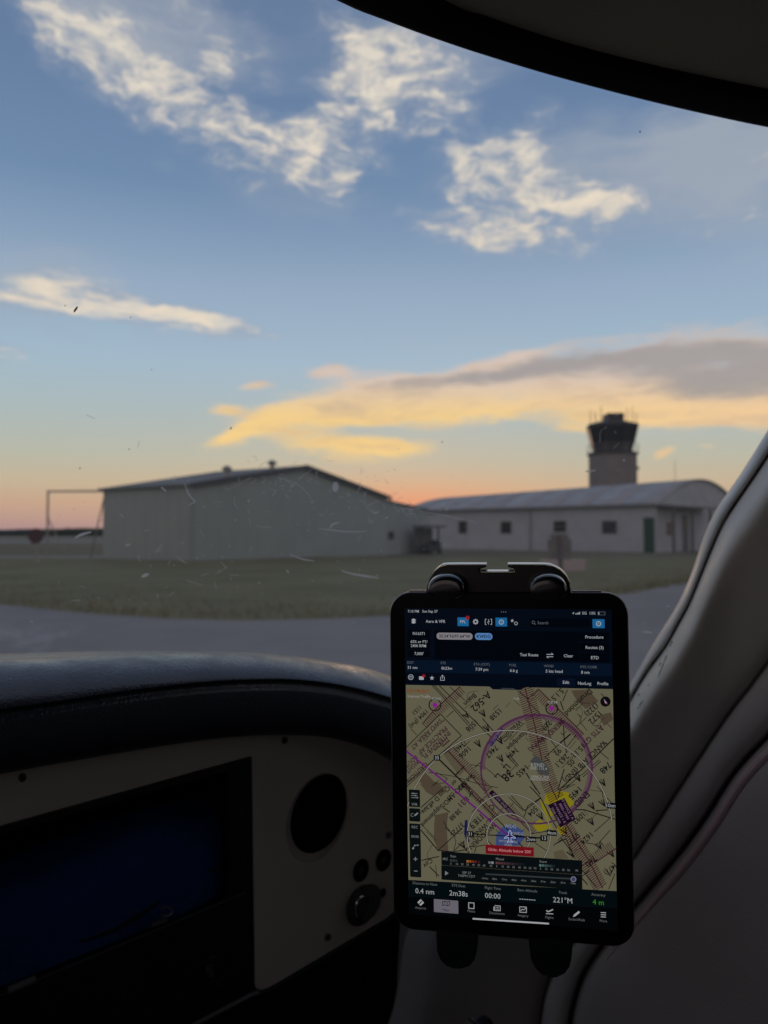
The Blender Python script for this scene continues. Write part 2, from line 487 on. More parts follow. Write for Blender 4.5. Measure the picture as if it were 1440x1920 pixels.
g = MB()
g.add([(-6000, -300, 0), (6000, -300, 0), (6000, 7000, 0), (-6000, 7000, 0)], [(0, 1, 2, 3)])
structure(g.build('ground', M_field))

# pavement the airplane stands on: everything on this side of the grass island's edge
edge_px = [(-900, 1095), (-500, 1108), (-200, 1122), (0, 1134), (120, 1146), (260, 1158), (420, 1164), (540, 1163), (740, 1155), (900, 1146), (1040, 1132), (1180, 1112), (1290, 1092), (1420, 1076), (1700, 1054), (2300, 1030)]
edge = [ground_pt(x, y) for x, y in edge_px]
edge = resample(edge, 90)
b = MB()
pts = [Vector((q.x, q.y, .004)) for q in edge] + [Vector((edge[-1].x, -60, .004)), Vector((edge[0].x, -60, .004))]
b.add(pts, [tuple(t) for t in tessellate_polygon([pts])])
structure(b.build('taxiway', M_asph))
# grass island from that edge to the buildings, slightly crowned
b = MB()
rows = []
for q in edge:
    far = Vector((q.x * (62 * G / q.y) if q.y < 60 * G else q.x * 1.1, max(62 * G, q.y * 1.1), 0))
    row = []
    for k in range(9):
        t = k / 8
        w = q.lerp(far, t)
        row.append(Vector((w.x + .05 * noise.noise(w * 2), w.y + .06 * noise.noise(w * 3 + Vector((5, 5, 5))) * (k == 0), .006 if k == 0 else .035 + .05 * math.sin(math.pi * t) + .03 * noise.noise(w * .4))))
    rows.append(row)
b.loft(rows)
structure(b.build('grass_island', M_grass, smooth=True))
# blades of grass, thick along the edge where one sees the outline
b = MB()
for i in range(26000):
    t = random.random() ** 2.2
    k_ = random.uniform(8, 81); q = edge[int(k_)].lerp(edge[int(k_) + 1], k_ % 1)
    far = Vector((q.x * (60 * G / q.y) if q.y < 58 * G else q.x, max(60 * G, q.y), 0))
    w = q.lerp(far, t * .75) + Vector((random.uniform(-.5, .5), random.uniform(0, .3), 0))
    h = random.uniform(.06, .14); a = random.uniform(0, 6.28); wd = random.uniform(.008, .02)
    dx_ = Vector((math.cos(a) * wd, math.sin(a) * wd, 0)); lean = Vector((random.uniform(-.05, .05), random.uniform(-.05, .05), h))
    b.add([w + Vector((0, 0, .02)) - dx_, w + Vector((0, 0, .02)) + dx_, w + Vector((0, 0, .02)) + lean], [(0, 1, 2)])
o = b.build('grass_blades', M_blade); o['kind'] = 'stuff'

# pale strips left of the hangar: concrete apron and, farther out, a taxiway and runway
def strip(name, corners, m, z):
    q = [ground_pt(x, y) for x, y in corners]
    s_ = MB(); s_.add([(p_.x, p_.y, z) for p_ in q], [(0, 1, 2, 3)])
    return structure(s_.build(name, m))
strip('hangar_apron', [(-500, 1049), (205, 1051), (215, 1043), (-500, 1042)], M_conc, .008)
strip('far_taxiway', [(-500, 1019.5), (260, 1017), (300, 1013.5), (-500, 1014.5)], M_farpave, .006)
strip('runway', [(-900, 1010.2), (330, 1009.8), (330, 1008.3), (-900, 1008.5)], M_farpave, .006)

# wooded horizon: one dark uneven mass
def wood(name, y0, x0, x1, base_h, var, seed, m, n=420):
    w = MB(); random.seed(seed); rows = []
    for i in range(n):
        x = x0 + (x1 - x0) * i / (n - 1)
        hgt = base_h * (1 + var * noise.noise(Vector((x * .012, seed, 0))) + .5 * var * noise.noise(Vector((x * .05, seed, 3))) + .25 * var * noise.noise(Vector((x * .21, seed, 3))))
        yy = y0 + 30 * noise.noise(Vector((x * .01, seed, 7)))
        rows.append([Vector((x, yy - 14, 0)), Vector((x, yy - 14 + 5 * noise.noise(Vector((x * .1, 1, seed))), hgt * .55)), Vector((x, yy - 6, hgt * .9)), Vector((x, yy, hgt)), Vector((x, yy + 14, hgt * .6)), Vector((x, yy + 18, 0))])
    w.loft(rows)
    o_ = w.build(name, m); o_['kind'] = 'stuff'
    return o_
wood('distant_woods', 760, -900, 900, 6.2, .55, 3, M_wood)
M_ridge = mat('far_ridge', (.05, .062, .075), .95, spec=.05)
hb = MB(); rows = []
for i in range(120):
    x = -3600 + 7200 * i / 119
    h = 26 + 16 * noise.noise(Vector((x * .0011, 2, 2))) + 5 * noise.noise(Vector((x * .006, 2, 2)))
    rows.append([Vector((x, 3600, -2)), Vector((x, 3680, h * .8)), Vector((x, 3760, h)), Vector((x, 4000, -2))])
hb.loft(rows)
structure(hb.build('hills', M_ridge, smooth=True))
random.seed(11)

# ------------------------------------------------------------------ buildings
M_hwall = mat('hangar_siding', (.325, .372, .362), .6, noise_scale=.5, color2=(.31, .355, .347), bump=.15, bump_scale=2.2, kind='noise', spec=.3)
M_hside = M_hwall
M_roofm = mat('roof_metal', (.20, .215, .22), .7, noise_scale=.4, color2=(.175, .19, .195), spec=.25)
M_trim = mat('dark_trim', (.07, .075, .08), .6)
M_white = mat('white_siding', (.43, .46, .50), .65, noise_scale=.6, color2=(.38, .41, .45), spec=.3)
M_glassd = mat('dark_window_glass', (.012, .014, .018), .25, spec=.35)
M_frame = mat('window_frame', (.26, .27, .28), .6)
M_green = mat('green_door', (.012, .06, .038), .5)
M_steel = mat('galvanised_steel', (.36, .36, .34), .5, metal=.4, noise_amt=.2, noise_scale=6)
M_dark = mat('dark_equipment', (.03, .03, .032), .6)


def V2(x, y, z=0): return Vector((x * G, y * G, z))


e1 = Vector((.582, .813, 0)); e2 = Vector((-.813, .582, 0))
A = V2(-12.9, 51.7); LB, LC = 22.6 * G, 9.8 * G
B = A + e1 * LB
EV, RG = EYE + 3.3 * G, EYE + 5.3 * G           # eave and ridge heights
Z = Vector((0, 0, 1))
h_ = thing('hangar', A, 'large grey-green metal hangar with low gabled roof behind the grass', 'hangar')
w = MB(); w.prism([A, B, B + Z * EV, A + e1 * LB / 2 + Z * RG, A + Z * EV], e2 * .12)
gw = w.build('gable_wall', M_hwall, h_)
w = MB(); w.prism([A + e2 * .121, A + e2 * LC, A + e2 * LC + Z * EV, A + e2 * .121 + Z * EV], e1 * .12); w.build('side_wall', M_hwall, h_)
w = MB(); w.prism([B + e2 * .121, B + e2 * LC, B + e2 * LC + Z * EV, B + e2 * .121 + Z * EV], -e1 * .12); w.build('side_wall', M_hwall, h_)
w = MB(); w.prism([A + e2 * (LC + .01), B + e2 * (LC + .01), B + e2 * (LC + .01) + Z * EV, A + e1 * LB / 2 + e2 * (LC + .01) + Z * RG, A + e2 * (LC + .01) + Z * EV], e2 * .1); w.build('gable_wall', M_hwall, h_)
sl = (RG - EV) / (LB / 2)
for sgn in (0, 1):
    a0 = A - e1 * .25 - Z * sl * .25 if sgn == 0 else B + e1 * .25 - Z * sl * .25
    r0 = A + e1 * LB / 2
    lo = [a0 + Z * (EV + .03) - e2 * .2, a0 + Z * (EV + .03) + e2 * (LC + .3)]
    hi = [r0 + Z * (RG + .03) + e2 * (LC + .3), r0 + Z * (RG + .03) - e2 * .2]
    w = MB(); w.prism(lo + hi, Z * .10); rf = w.build('roof', M_roofm, h_)
    w = MB(); w.bar(lo[0] - e2 * .03 + Z * .0, hi[1] - e2 * .03, .05, .26); w.build('rake_trim', M_trim, h_)
w = MB(); w.bar(A - e1 * .02 - e2 * .02, A - e1 * .02 - e2 * .02 + Z * EV, .16); w.build('corner_trim', mat('corner_flashing', (.27, .30, .295), .6), h_)
# sheets of siding on the gable wall and the side wall, standing a little proud of one another
def siding(root, p0, dirv_, length, nrm, n, top, m):
    for k in range(n):
        a_, b_ = p0 + dirv_ * length * k / n, p0 + dirv_ * length * (k + 1) / n
        q = [a_ + nrm * .012, b_ - dirv_ * .012 + nrm * .012]
        w_ = MB(); w_.prism([q[0] + Z * .12, q[1] + Z * .12, q[1] + Z * (top((k + 1) / n) - .16), q[0] + Z * (top(k / n) - .16)], -nrm * .01)
        w_.build('siding_panel', m, root)
siding(h_, A, e1, LB, -e2, 18, lambda t: EV + (RG - EV) * (1 - abs(2 * t - 1)), M_hwall)
siding(h_, A, e2, LC, -e1, 8, lambda t: EV, M_hwall)
for t, hh in ((.165, .72), (.37, .66)):
    c = A + e1 * LB * t + e2 * .5 + Z * (EV + (RG - EV) * 2 * t)
    w = MB(); w.tube([c - Z * .1, c + Z * hh * .75], .13, 12); vn = w.build('roof_vent', M_steel, h_, smooth=True)
    w = MB(); w.lathe(c + Z * hh * .62, Z, [(.16, 0), (.27, .05), (.27, .16), (.05, .3)], 14); w.build('vent_cap', M_steel, vn, smooth=True)

# steel outrigger that carries the hangar's door track
C_ = A + e2 * LC
P1 = at(89, 1002, 63 * G); P1.z = 0
top_l = at(89, 919, 63 * G).z
fr = thing('door_track_frame', P1, 'slender steel gantry standing out from the left end of the hangar', 'gantry')
w = MB(); w.tube([P1, P1 + Z * top_l], .065, 10); w.build('post', M_steel, fr, smooth=True)
cc = C_ + Z * (EV - .05)
w = MB(); w.bar(P1 + Z * (top_l - .08), cc, .09, .12); w.build('beam', M_steel, fr)
q = at(170, 1002, 62 * G); q.z = .0
w = MB(); w.tube([q, cc - Z * .25], .04, 8); w.build('brace', M_steel, fr, smooth=True)
w = MB(); w.tube([P1 + Vector((1.1, .3, 0)), P1 + Z * (top_l * .6)], .035, 8); w.build('brace', M_steel, fr, smooth=True)

# lean-to at the hangar's right end
an = thing('annex', B, 'low grey lean-to joined to the right end of the hangar, one small window', 'building')
AL = 8.2 * G; B2 = B + e1 * AL
z0, z1 = EV - .15, EYE + 2.35 * G
s0 = B + e1 * .15 + e2 * .5
w = MB(); w.prism([s0, B2 + e2 * .5, B2 + e2 * .5 + Z * z1, s0 + Z * z0], e2 * 4); w.build('wall', M_hwall, an)
w = MB(); w.prism([s0 - e2 * .15 + Z * (z0 + .02), B2 + e2 * .35 + e1 * .2 + Z * (z1 + .01), B2 + e2 * .35 + e1 * .2 + Z * (z1 + .10), s0 - e2 * .15 + Z * (z0 + .12)], e2 * 4.4); w.build('roof', M_roofm, an)
def window(root, c, dx_, nrm, wd, ht, bars=1, horizontal=False, fm=None):
    w_ = MB(); w_.box(c + nrm * .02, dx_ * wd / 2, nrm * .02, Z * ht / 2); win = w_.build('window', fm or M_frame, root)
    w_ = MB(); w_.box(c + nrm * .038, dx_ * (wd / 2 - .07), nrm * .004, Z * (ht / 2 - .07)); w_.build('pane', M_glassd, win)
    for k in range(bars):
        w_ = MB()
        if horizontal: w_.box(c + nrm * .05 + Z * ht * ((k + 1) / (bars + 1) - .5), dx_ * (wd / 2 - .05), nrm * .006, Z * .025)
        else: w_.box(c + nrm * .05 + dx_ * wd * ((k + 1) / (bars + 1) - .5), dx_ * .02, nrm * .006, Z * (ht / 2 - .05))
        w_.build('glazing_bar', fm or M_frame, win)
window(an, s0 + e1 * 1.05 + Z * (EYE - .06), e1, -e2, .78, .62, 1)

# dark open bay with gear in it between the lean-to and the long building
sh = at(806, 1002, 74 * G); sh.z = 0
sx = e1
bay = thing('open_shelter', sh, 'dark open-fronted shelter with gear inside, between hangar and long white building', 'shelter')
for k in (-1, 1):
    w = MB(); w.bar(sh + sx * 1.15 * k, sh + sx * 1.15 * k + Z * 1.95, .14); w.build('post', M_dark, bay)
w = MB(); w.box(sh + Z * 2.0, sx * 1.35, e2 * .6, Z * .06); w.build('canopy', M_trim, bay)
w = MB(); w.box(sh + e2 * .55 + Z * .95, sx * 1.2, e2 * .03, Z * .94); w.build('back_panel', mat('bay_boards', (.12, .115, .11), .8), bay)
crt = thing('equipment_cart', sh - e2 * .15, 'low black equipment cart under the open shelter', 'cart')
w = MB(); w.box(sh - e2 * .1 + Z * .42, sx * .9, e2 * .35, Z * .22); w.build('body', M_dark, crt, bevel=.04)
w = MB(); w.box(sh - e2 * .1 + sx * .65 + Z * .72, sx * .25, e2 * .3, Z * .3); w.build('motor_cover', M_dark, crt, bevel=.05)
for k in (-.6, .6):
    w = MB(); w.lathe(sh - e2 * .5 + sx * k + Z * .18, -e2, [(.06, -.05), (.18, -.05), (.18, .05), (.06, .05)], 14); w.build('wheel', M_dark, crt)

# long white building with a vaulted metal roof
R0 = V2(28.3, 80.0); e3 = Vector((-.72, .69, 0)).normalized(); e4 = Vector((.69, .72, 0)).normalized()
LN, SP = 36 * G, 24 * G
EW = EYE + 3.05 * G
lb = thing('long_building', R0, 'long low white building with vaulted metal roof and a row of small windows', 'building')
w = MB(); w.prism([R0, R0 + e3 * LN, R0 + e3 * LN + Z * EW, R0 + Z * EW], e4 * .15); w.build('front_wall', M_white, lb)
def arch(base, rise, n=18):
    out = []
    for k in range(n + 1):
        t = k / n
        out.append(base + e4 * (SP * t) + Z * (EW + rise * (1 - (2 * t - 1) ** 2) ** 1.0))
    return out
riseR, riseL = EYE + 6.3 * G - EW, EYE + 5.4 * G - EW
ends = arch(R0, riseR)
w = MB(); w.prism([R0 + e4 * .151 - e3 * 0, R0 + e4 * SP] + [q_ for q_ in reversed(ends)][:-1] + [R0 + e4 * .151 + Z * EW], e3 * .12); w.build('end_wall', M_white, lb)
secs = 9
for k in range(secs):
    t0, t1 = k / secs, (k + 1) / secs
    ra = [q_ + Z * .02 - e4 * 0 for q_ in arch(R0 + e3 * (LN * t0) - e3 * (.25 if k == 0 else 0), riseR + (riseL - riseR) * t0)]
    rb = [q_ + Z * .02 for q_ in arch(R0 + e3 * (LN * t1 - .03), riseR + (riseL - riseR) * t1)]
    ra[0] -= e4 * .3; rb[0] -= e4 * .3
    w = MB(); w.loft([ra, rb]); w.build('roof_sheet', mat('vault_roof_%d' % (k % 3), ((.37, .39, .42), (.385, .405, .435), (.36, .38, .41))[k % 3], .6, noise_scale=.8, color2=(.32, .34, .37)), lb, smooth=True, solid=.05)
w = MB(); w.bar(R0 - e4 * .32 + Z * (EW + .02), R0 + e3 * LN - e4 * .32 + Z * (EW + .02), .08, .2); w.build('eave_gutter', mat('gutter', (.16, .17, .185), .5), lb)
def on_front(px):
    x = (px - CX) / FPX
    # R0 + e3*s with x/y = tan
    s_ = (R0.x - x * R0.y) / (x * e3.y - e3.x)
    return R0 + e3 * s_, s_
for px_, wpx, yt, yb, nb in ((868, 19, 976, 1001, 0), (949, 23, 977, 1001, 0), (1050, 26, 976, 998, 1), (1143, 29, 976, 1001, 2)):
    c, s_ = on_front(px_)
    d = c.y
    wd = wpx / FPX * d / (abs(e3.x) + .2); zt = EYE + (1002 - yt) / FPX * d; zb = EYE + (1002 - yb) / FPX * d
    window(lb, Vector((c.x, c.y, (zt + zb) / 2)), -e3, -e4, wd, zt - zb, nb, True)
c, s_ = on_front(1217); d = c.y
w = MB(); w.box(Vector((c.x, c.y, (EYE + 32 / FPX * d) / 2)) - e4 * .03, e3 * .42, e4 * .03, Z * (EYE + 32 / FPX * d) / 2); gd = w.build('door', M_green, lb)
w = MB(); w.lathe(Vector((c.x, c.y, 1.0)) - e4 * .06 + e3 * .32, -e4, [(.03, 0), (.035, .03), (.03, .06)], 10); w.build('handle', M_steel, gd)
c, s_ = on_front(995)
w = MB(); w.bar(c - e4 * .05, c - e4 * .05 + Z * EW, .12); w.build('downpipe', M_frame, lb)
# porch on the right-hand end wall
pr0 = R0 + e4 * .3
PH = EYE + 2.95 * G
w = MB(); w.prism([R0 - e3 * .02 - e4 * .1 + Z * PH, R0 - e3 * 1.5 - e4 * .1 + Z * (PH - .12), R0 - e3 * 1.5 + e4 * 9.3 + Z * (PH - .12), R0 - e3 * .02 + e4 * 9.3 + Z * PH], Z * .16); w.build('porch_roof', mat('porch_roof', (.13, .13, .135), .6), lb)
for k in (.05, 3.6, 7.4):
    q = R0 - e3 * 1.35 + e4 * k
    w = MB(); w.bar(q, q + Z * (PH - .13), .17); w.build('porch_post', mat('porch_post', (.10, .10, .105), .6), lb)
window(lb, R0 - e3 * .0 + e4 * 2.3 + Z * 1.9, e4, -e3, 1.0, 1.15, 1, True)
w = MB(); w.box(R0 - e3 * .03 + e4 * 5.5 + Z * 1.55, e4 * .55, e3 * .03, Z * 1.5); ed = w.build('end_door', mat('grey_door', (.10, .10, .115), .6), lb)
w = MB(); w.box(R0 - e3 * .065 + e4 * 5.5 + Z * 2.1, e4 * .3, e3 * .006, Z * .5); w.build('pane', M_glassd, ed)

# control tower
TD = 125 * G
tb = at(1149.5, 1002, TD); tb.z = 0
def tz(y): return EYE + (1002 - y) / FPX * TD
def tw(pxw): return pxw / FPX * TD
tower = thing('control_tower', tb, 'airport control tower with dark flared glass cab and pale octagonal shaft', 'control tower')
M_shaft = mat('tower_shaft', (.27, .25, .245), .8, noise_scale=.7, color2=(.245, .225, .222), spec=.2)
M_cab = mat('tower_cab_metal', (.045, .045, .05), .55)
M_pane = mat('tower_glass_dark', (.02, .022, .026), .3, spec=.3)
def octo(r, z, a0=rad(14), n=8): return [tb + Vector((math.cos(a0 + 2 * math.pi * k / n) * r, math.sin(a0 + 2 * math.pi * k / n) * r, z)) for k in range(n)]
r_sh = tw(89) / 2 / .985
w = MB(); w.loft([octo(r_sh, 0), octo(r_sh, tz(853))], True, True); sft = w.build('shaft', M_shaft, tower)
w = MB(); w.loft([octo(tw(97) / 2, tz(853)), octo(tw(97) / 2, tz(849.5))], True, True); w.build('catwalk', M_cab, tower)
for k in range(8):
    a_, b_ = octo(tw(96) / 2, tz(850))[k], octo(tw(96) / 2, tz(850))[(k + 1) % 8]
    w = MB()
    for hh in (.55, 1.05): w.tube([a_ + Z * hh, b_ + Z * hh], .025, 6)
    w.tube([a_, a_ + Z * 1.05], .025, 6)
    w.build('railing', M_steel, tower)
w = MB(); w.loft([octo(tw(74) / 2, tz(849.4)), octo(tw(75) / 2, tz(842)), octo(tw(81) / 2, tz(833))], True, True); w.build('cab_base', M_cab, tower)
lo8, hi8 = octo(tw(80) / 2, tz(833)), octo(tw(94) / 2, tz(803))
clear_glass = bpy.data.materials.new('tower_glass_clear'); clear_glass.use_nodes = True
ct = Nodes(clear_glass.node_tree); clear_glass.node_tree.nodes.remove(clear_glass.node_tree.nodes['Principled BSDF'])
mx = ct.new('ShaderNodeMixShader'); tr = ct.new('ShaderNodeBsdfTransparent'); gl = ct.new('ShaderNodeBsdfGlossy')
tr.inputs[0].default_value = (.82, .84, .84, 1); gl.inputs['Roughness'].default_value = .05; mx.inputs[0].default_value = .06
ct.link(tr.outputs[0], mx.inputs[1]); ct.link(gl.outputs[0], mx.inputs[2]); ct.link(mx.outputs[0], clear_glass.node_tree.nodes['Material Output'].inputs[0])
for k in range(8):
    a_, b_, c_, d_ = lo8[k], lo8[(k + 1) % 8], hi8[(k + 1) % 8], hi8[k]
    mid = (a_ + b_) / 2 - tb
    clear = mid.x > 1.6
    w = MB(); w.add([a_, b_, c_, d_], [(0, 1, 2, 3)]); w.build('cab_pane', clear_glass if clear else M_pane, tower, solid=.03)
    w = MB(); w.bar(a_, d_, .11); w.build('mullion', M_cab, tower)
    if clear:   # sun shade drawn down behind the upper half
        w = MB(); ins = lambda p_: p_ + (tb + Vector((0, 0, p_.z)) - p_) * .06
        m1, m2 = a_.lerp(d_, .42), b_.lerp(c_, .42)
        w.add([ins(m1), ins(m2), ins(c_), ins(d_)], [(0, 1, 2, 3)]); w.build('sun_shade', M_pane, tower, solid=.02)
w = MB(); w.loft([octo(tw(52) / 2, tz(848)), octo(tw(46) / 2, tz(822)), octo(tw(46) / 2, tz(802))], True, True); w.build('control_desk', M_cab, tower)
w = MB(); w.loft([octo(tw(94) / 2, tz(803)), octo(tw(98) / 2, tz(801)), octo(tw(97) / 2, tz(796.5)), octo(tw(56) / 2, tz(790.5))], True, True); w.build('cab_roof', M_cab, tower)
ph = tb + Vector((tw(2), 0, 0))
w = MB(); w.abox(ph.x - tw(15), ph.x + tw(15), ph.y - 1.2, ph.y + 1.2, tz(792), tz(776)); w.build('roof_hatch_housing', M_cab, tower)
for (x, y0_, y1_) in ((1107, 799, 768), (1116, 797, 772), (1127, 794, 760), (1176, 793, 764), (1186, 796, 762), (1193, 799, 774)):
    a_ = at(x, y0_, TD); b_ = at(x, y1_, TD)
    w = MB(); w.tube([a_ - Z * .3, b_], [.05, .03], 6); w.build('antenna', M_cab, tower)
w = MB(); w.box(at(1196, 878, TD), Vector((.12, 0, 0)), Vector((0, .12, 0)), Z * .18); w.build('obstruction_lamp', M_dark, tower)
am = at(1267, 1002, 120 * G); am.z = 0
w = MB(); w.tube([am, Vector((am.x, am.y, EYE + (1002 - 862) / FPX * 120 * G))], [.06, .025], 8)
tag(w.build('radio_mast', M_steel, loc=am), 'thin radio mast rising behind the vaulted roof right of the tower', 'mast')

# red sign left of the hangar, back of a grey sign board on the grass
sg = at(68, 1002, 47 * G); sg.z = 0
rs = thing('red_sign', sg, 'dark red octagonal sign on a post at the far left', 'sign')
w = MB(); w.tube([sg, sg + Z * 1.7], .035, 8); w.build('post', M_steel, rs, smooth=True)
w = MB(); w.lathe(sg + Z * 1.36 - Vector((0, .05, 0)), (0, -1, 0), [(.37, 0), (.37, .01)], 8, xdir=(math.cos(rad(22.5)), 0, math.sin(rad(22.5)))); w.build('panel', mat('sign_red', (.06, .014, .016), .6), rs)
sg = at(1049, 1002, 38 * G); sg.z = .03
gs = thing('grey_sign_board', sg, 'grey upright sign board on the grass with pale blocks at its foot', 'sign')
w = MB()
hw = .44
w.prism([sg + Vector((-hw, 0, .42)), sg + Vector((hw, 0, .42)), sg + Vector((hw, 0, 1.15)), sg + Vector((hw * .62, 0, 1.42)), sg + Vector((-hw * .62, 0, 1.42)), sg + Vector((-hw, 0, 1.15))], (0, .05, 0)); w.build('board', mat('sign_back', (.20, .195, .20), .7, noise_scale=3, color2=(.16, .155, .16)), gs)
w = MB(); w.bar(sg - Vector((0, .05, 0)), sg + Vector((0, -.05, 1.35)), .09); w.build('post', mat('sign_post', (.12, .115, .125), .6), gs)
for k, ww in ((-1, .33), (1, .42)):
    w = MB(); w.box(sg + Vector((k * (.08 + ww), -.06, .24)), Vector((ww, 0, 0)), Vector((0, .12, 0)), Vector((0, 0, .22))); w.build('base_block', mat('pale_block', (.42, .36, .37), .8), gs, bevel=.03)

# ------------------------------------------------------------------ the cockpit (the camera sits in its left seat, turned 38 degrees to the right)
rh = Vector((.7847, .6199, 0)); ff = Vector((-.6199, .7847, 0))
ru = Vector((.7847, .6199, .0695)).normalized(); uu = ru.cross(ff).normalized()


def ab(r, f, z): return CAM + rh * r + ff * f + Z * z


P0 = at(600, 1525, .80)


def pp(px, py, off=0.0):
    d = ray(px, py)
    return CAM + d * (((P0 - CAM).dot(ff) - off) / d.dot(ff))


WALL = .75


def wp(px, py, off=0.0):
    d = ray(px, py)
    return CAM + d * ((WALL - off) / d.dot(rh))


CEIL = .345


def hp(px, py, dz_=0.0):
    d = ray(px, py)
    return CAM + d * ((CEIL + dz_) / d.z)


M_leather = mat('navy_leather', (.022, .031, .054), .30, spec=1.0, bump=.26, bump_scale=210, kind='leather', noise_scale=30, color2=(.018, .026, .046))
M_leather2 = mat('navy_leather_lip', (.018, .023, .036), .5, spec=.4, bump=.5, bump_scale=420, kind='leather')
M_thread = mat('dark_thread', (.006, .007, .01), .9, spec=.1)
M_panel = mat('beige_panel', (.55, .495, .445), .55, spec=.3, bump=.12, bump_scale=900, noise_scale=14, color2=(.51, .46, .41))
M_black = mat('black_panel', (.008, .009, .011), .5, spec=.35, bump=.08, bump_scale=700)
M_blk2 = mat('black_void', (.004, .004, .005), .8, spec=.1)
M_screw = mat('screw_steel', (.30, .28, .26), .35, metal=.9)
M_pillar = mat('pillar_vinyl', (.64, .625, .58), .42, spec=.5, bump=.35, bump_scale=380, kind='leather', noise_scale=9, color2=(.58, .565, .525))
M_seal = mat('edge_trim_vinyl', (.60, .61, .60), .38, spec=.5, noise_scale=14, color2=(.54, .55, .545))
M_door = mat('door_panel_vinyl', (.46, .43, .41), .6, spec=.3, bump=.3, bump_scale=420, kind='leather', noise_scale=6, color2=(.42, .39, .375))
M_pipe = mat('pink_beige_piping', (.62, .46, .46), .55, bump=.5, bump_scale=700, kind='leather')
M_head = mat('headliner_cloth', (.50, .45, .31), .9, bump=.3, bump_scale=500, spec=.1, noise_scale=5, color2=(.46, .41, .285))
M_band = mat('black_trim_band', (.006, .006, .007), .7, spec=.2)
M_shell = mat('cabin_lining', (.16, .155, .145), .85, spec=.15)

ck = thing('airplane_cockpit', ab(.3, .3, -.9), 'dark light-airplane cockpit: padded navy glareshield, beige panel, windshield frame and side trim', 'cockpit')

# --- glareshield: lofted along the panel, from its rolled lip back to the foot of the windshield
crest = [(-700, 1345), (-400, 1290), (-200, 1262), (-60, 1245), (0, 1239), (100, 1234), (200, 1229), (300, 1225), (430, 1222), (520, 1226), (600, 1236), (680, 1250), (730, 1264), (800, 1288), (860, 1318), (920, 1360)]
stitch = [(-700, 1490), (-400, 1412), (-200, 1372), (0, 1340), (130, 1321), (250, 1303), (400, 1287), (500, 1283), (560, 1284), (640, 1294), (730, 1317), (800, 1346), (860, 1384), (920, 1440)]
lip = [(-700, 1640), (-400, 1540), (-200, 1490), (0, 1448), (150, 1421), (300, 1396), (400, 1382), (500, 1375), (600, 1377), (650, 1387), (700, 1404), (730, 1421), (800, 1470), (860, 1530), (920, 1600)]
rows = []
stitch_pts = []
for i in range(117):
    x = -695 + 15 * i
    yc, ys, yl = interp(crest, x), interp(stitch, x), interp(lip, x)
    row = [pp(x, yl + 4, -.01), pp(x, yl + 3, .03), pp(x, yl, .046), pp(x, yl - (yl - ys) * .08, .054), pp(x, yl - (yl - ys) * .35, .060), pp(x, yl - (yl - ys) * .65, .0605), pp(x, ys + 9, .0605), pp(x, ys + 2, .0575)]
    row += [pp(x, ys - 3, .0580), pp(x, ys - 8, .0600)]
    stitch_pts.append(pp(x, ys - 8, .0609))
    for t, off in ((.25, .0575), (.45, .050), (.62, .040), (.78, .0265), (.9, .012), (1.0, -.012)):
        row.append(pp(x, ys + (yc - ys) * t, off))
    c = row[-1]
    row += [c + ff * .03 - Z * .004, c + ff * .12 - Z * .014, c + ff * .26 - Z * .03, c + ff * .42 - Z * .05]
    rows.append(row)
g = MB(); g.loft(rows)
gsd = g.build('glareshield', M_leather, ck, smooth=True, subsurf=1)
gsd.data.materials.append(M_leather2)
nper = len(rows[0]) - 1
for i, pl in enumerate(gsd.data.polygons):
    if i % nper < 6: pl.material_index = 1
sp = resample(stitch_pts, 265)
g = MB()
for a_, b_ in zip(sp, sp[1:]):
    m_ = a_.lerp(b_, .12); n_ = a_.lerp(b_, .80)
    g.tube([m_ + ff * .0012, m_.lerp(n_, .25) - ff * .0006, m_.lerp(n_, .75) - ff * .0006, n_ + ff * .0012], [.0007, .0013, .0013, .0007], 6)
g.build('stitching', M_thread, gsd, smooth=True)
# black moulding at the foot of the windshield
g = MB(); g.tube([at(-260, 1242, 1.02), at(0, 1240, 1.02), at(120, 1245, 1.03), at(300, 1256, 1.06), at(520, 1275, 1.12), at(800, 1320, 1.12)], .006, 8); g.build('windshield_moulding', M_band, ck, smooth=True)

# --- beige instrument panel, right-hand side
outer = [(-680, 1570), (-320, 1470), (-200, 1440), (0, 1400), (200, 1372), (400, 1345), (560, 1340), (700, 1360), (800, 1400), (800, 1630), (770, 1676), (748, 1700), (735, 1713), (722, 1724), (700, 1736), (520, 1843), (503, 1852), (490, 1857), (481, 1853), (478.5, 1843), (473.5, 1417), (0, 1548), (-320, 1637), (-680, 1736)]
ell = []
for k in range(40):
    a_ = 2 * math.pi * k / 40
    lx, ly = 48.5 * math.cos(a_), 77 * math.sin(a_)
    tl = rad(21)
    ell.append((597.5 + lx * math.cos(tl) - ly * math.sin(tl), 1526 + lx * math.sin(tl) + ly * math.cos(tl)))
ell2 = [(597 + (x - 597.5) * 1.1 - 2, 1526 + (y - 1526) * 1.13 + 7) for x, y in ell]
g = MB(); g.plate([[pp(x, y) for x, y in outer], [pp(x, y) for x, y in ell2]], ff * .004)
pn = g.build('instrument_panel', M_panel, ck, bevel=.0015)
# dished air outlet
g = MB(); g.loft([[pp(x, y, .0006) for x, y in ell2], [pp(598 + (x - 597) * .97, 1526 + (y - 1526) * .97 + 0, -.004) for x, y in ell2], [pp(x, y, -.011) for x, y in ell]], True); g.build('vent_rim', M_panel, pn, smooth=True)
g = MB(); g.loft([[pp(x, y, -.0105) for x, y in ell], [pp(597.5 + (x - 597.5) * .9, 1526 + (y - 1526) * .9, -.08) for x, y in ell]], True, True); g.build('vent_duct', M_blk2, pn, smooth=True)


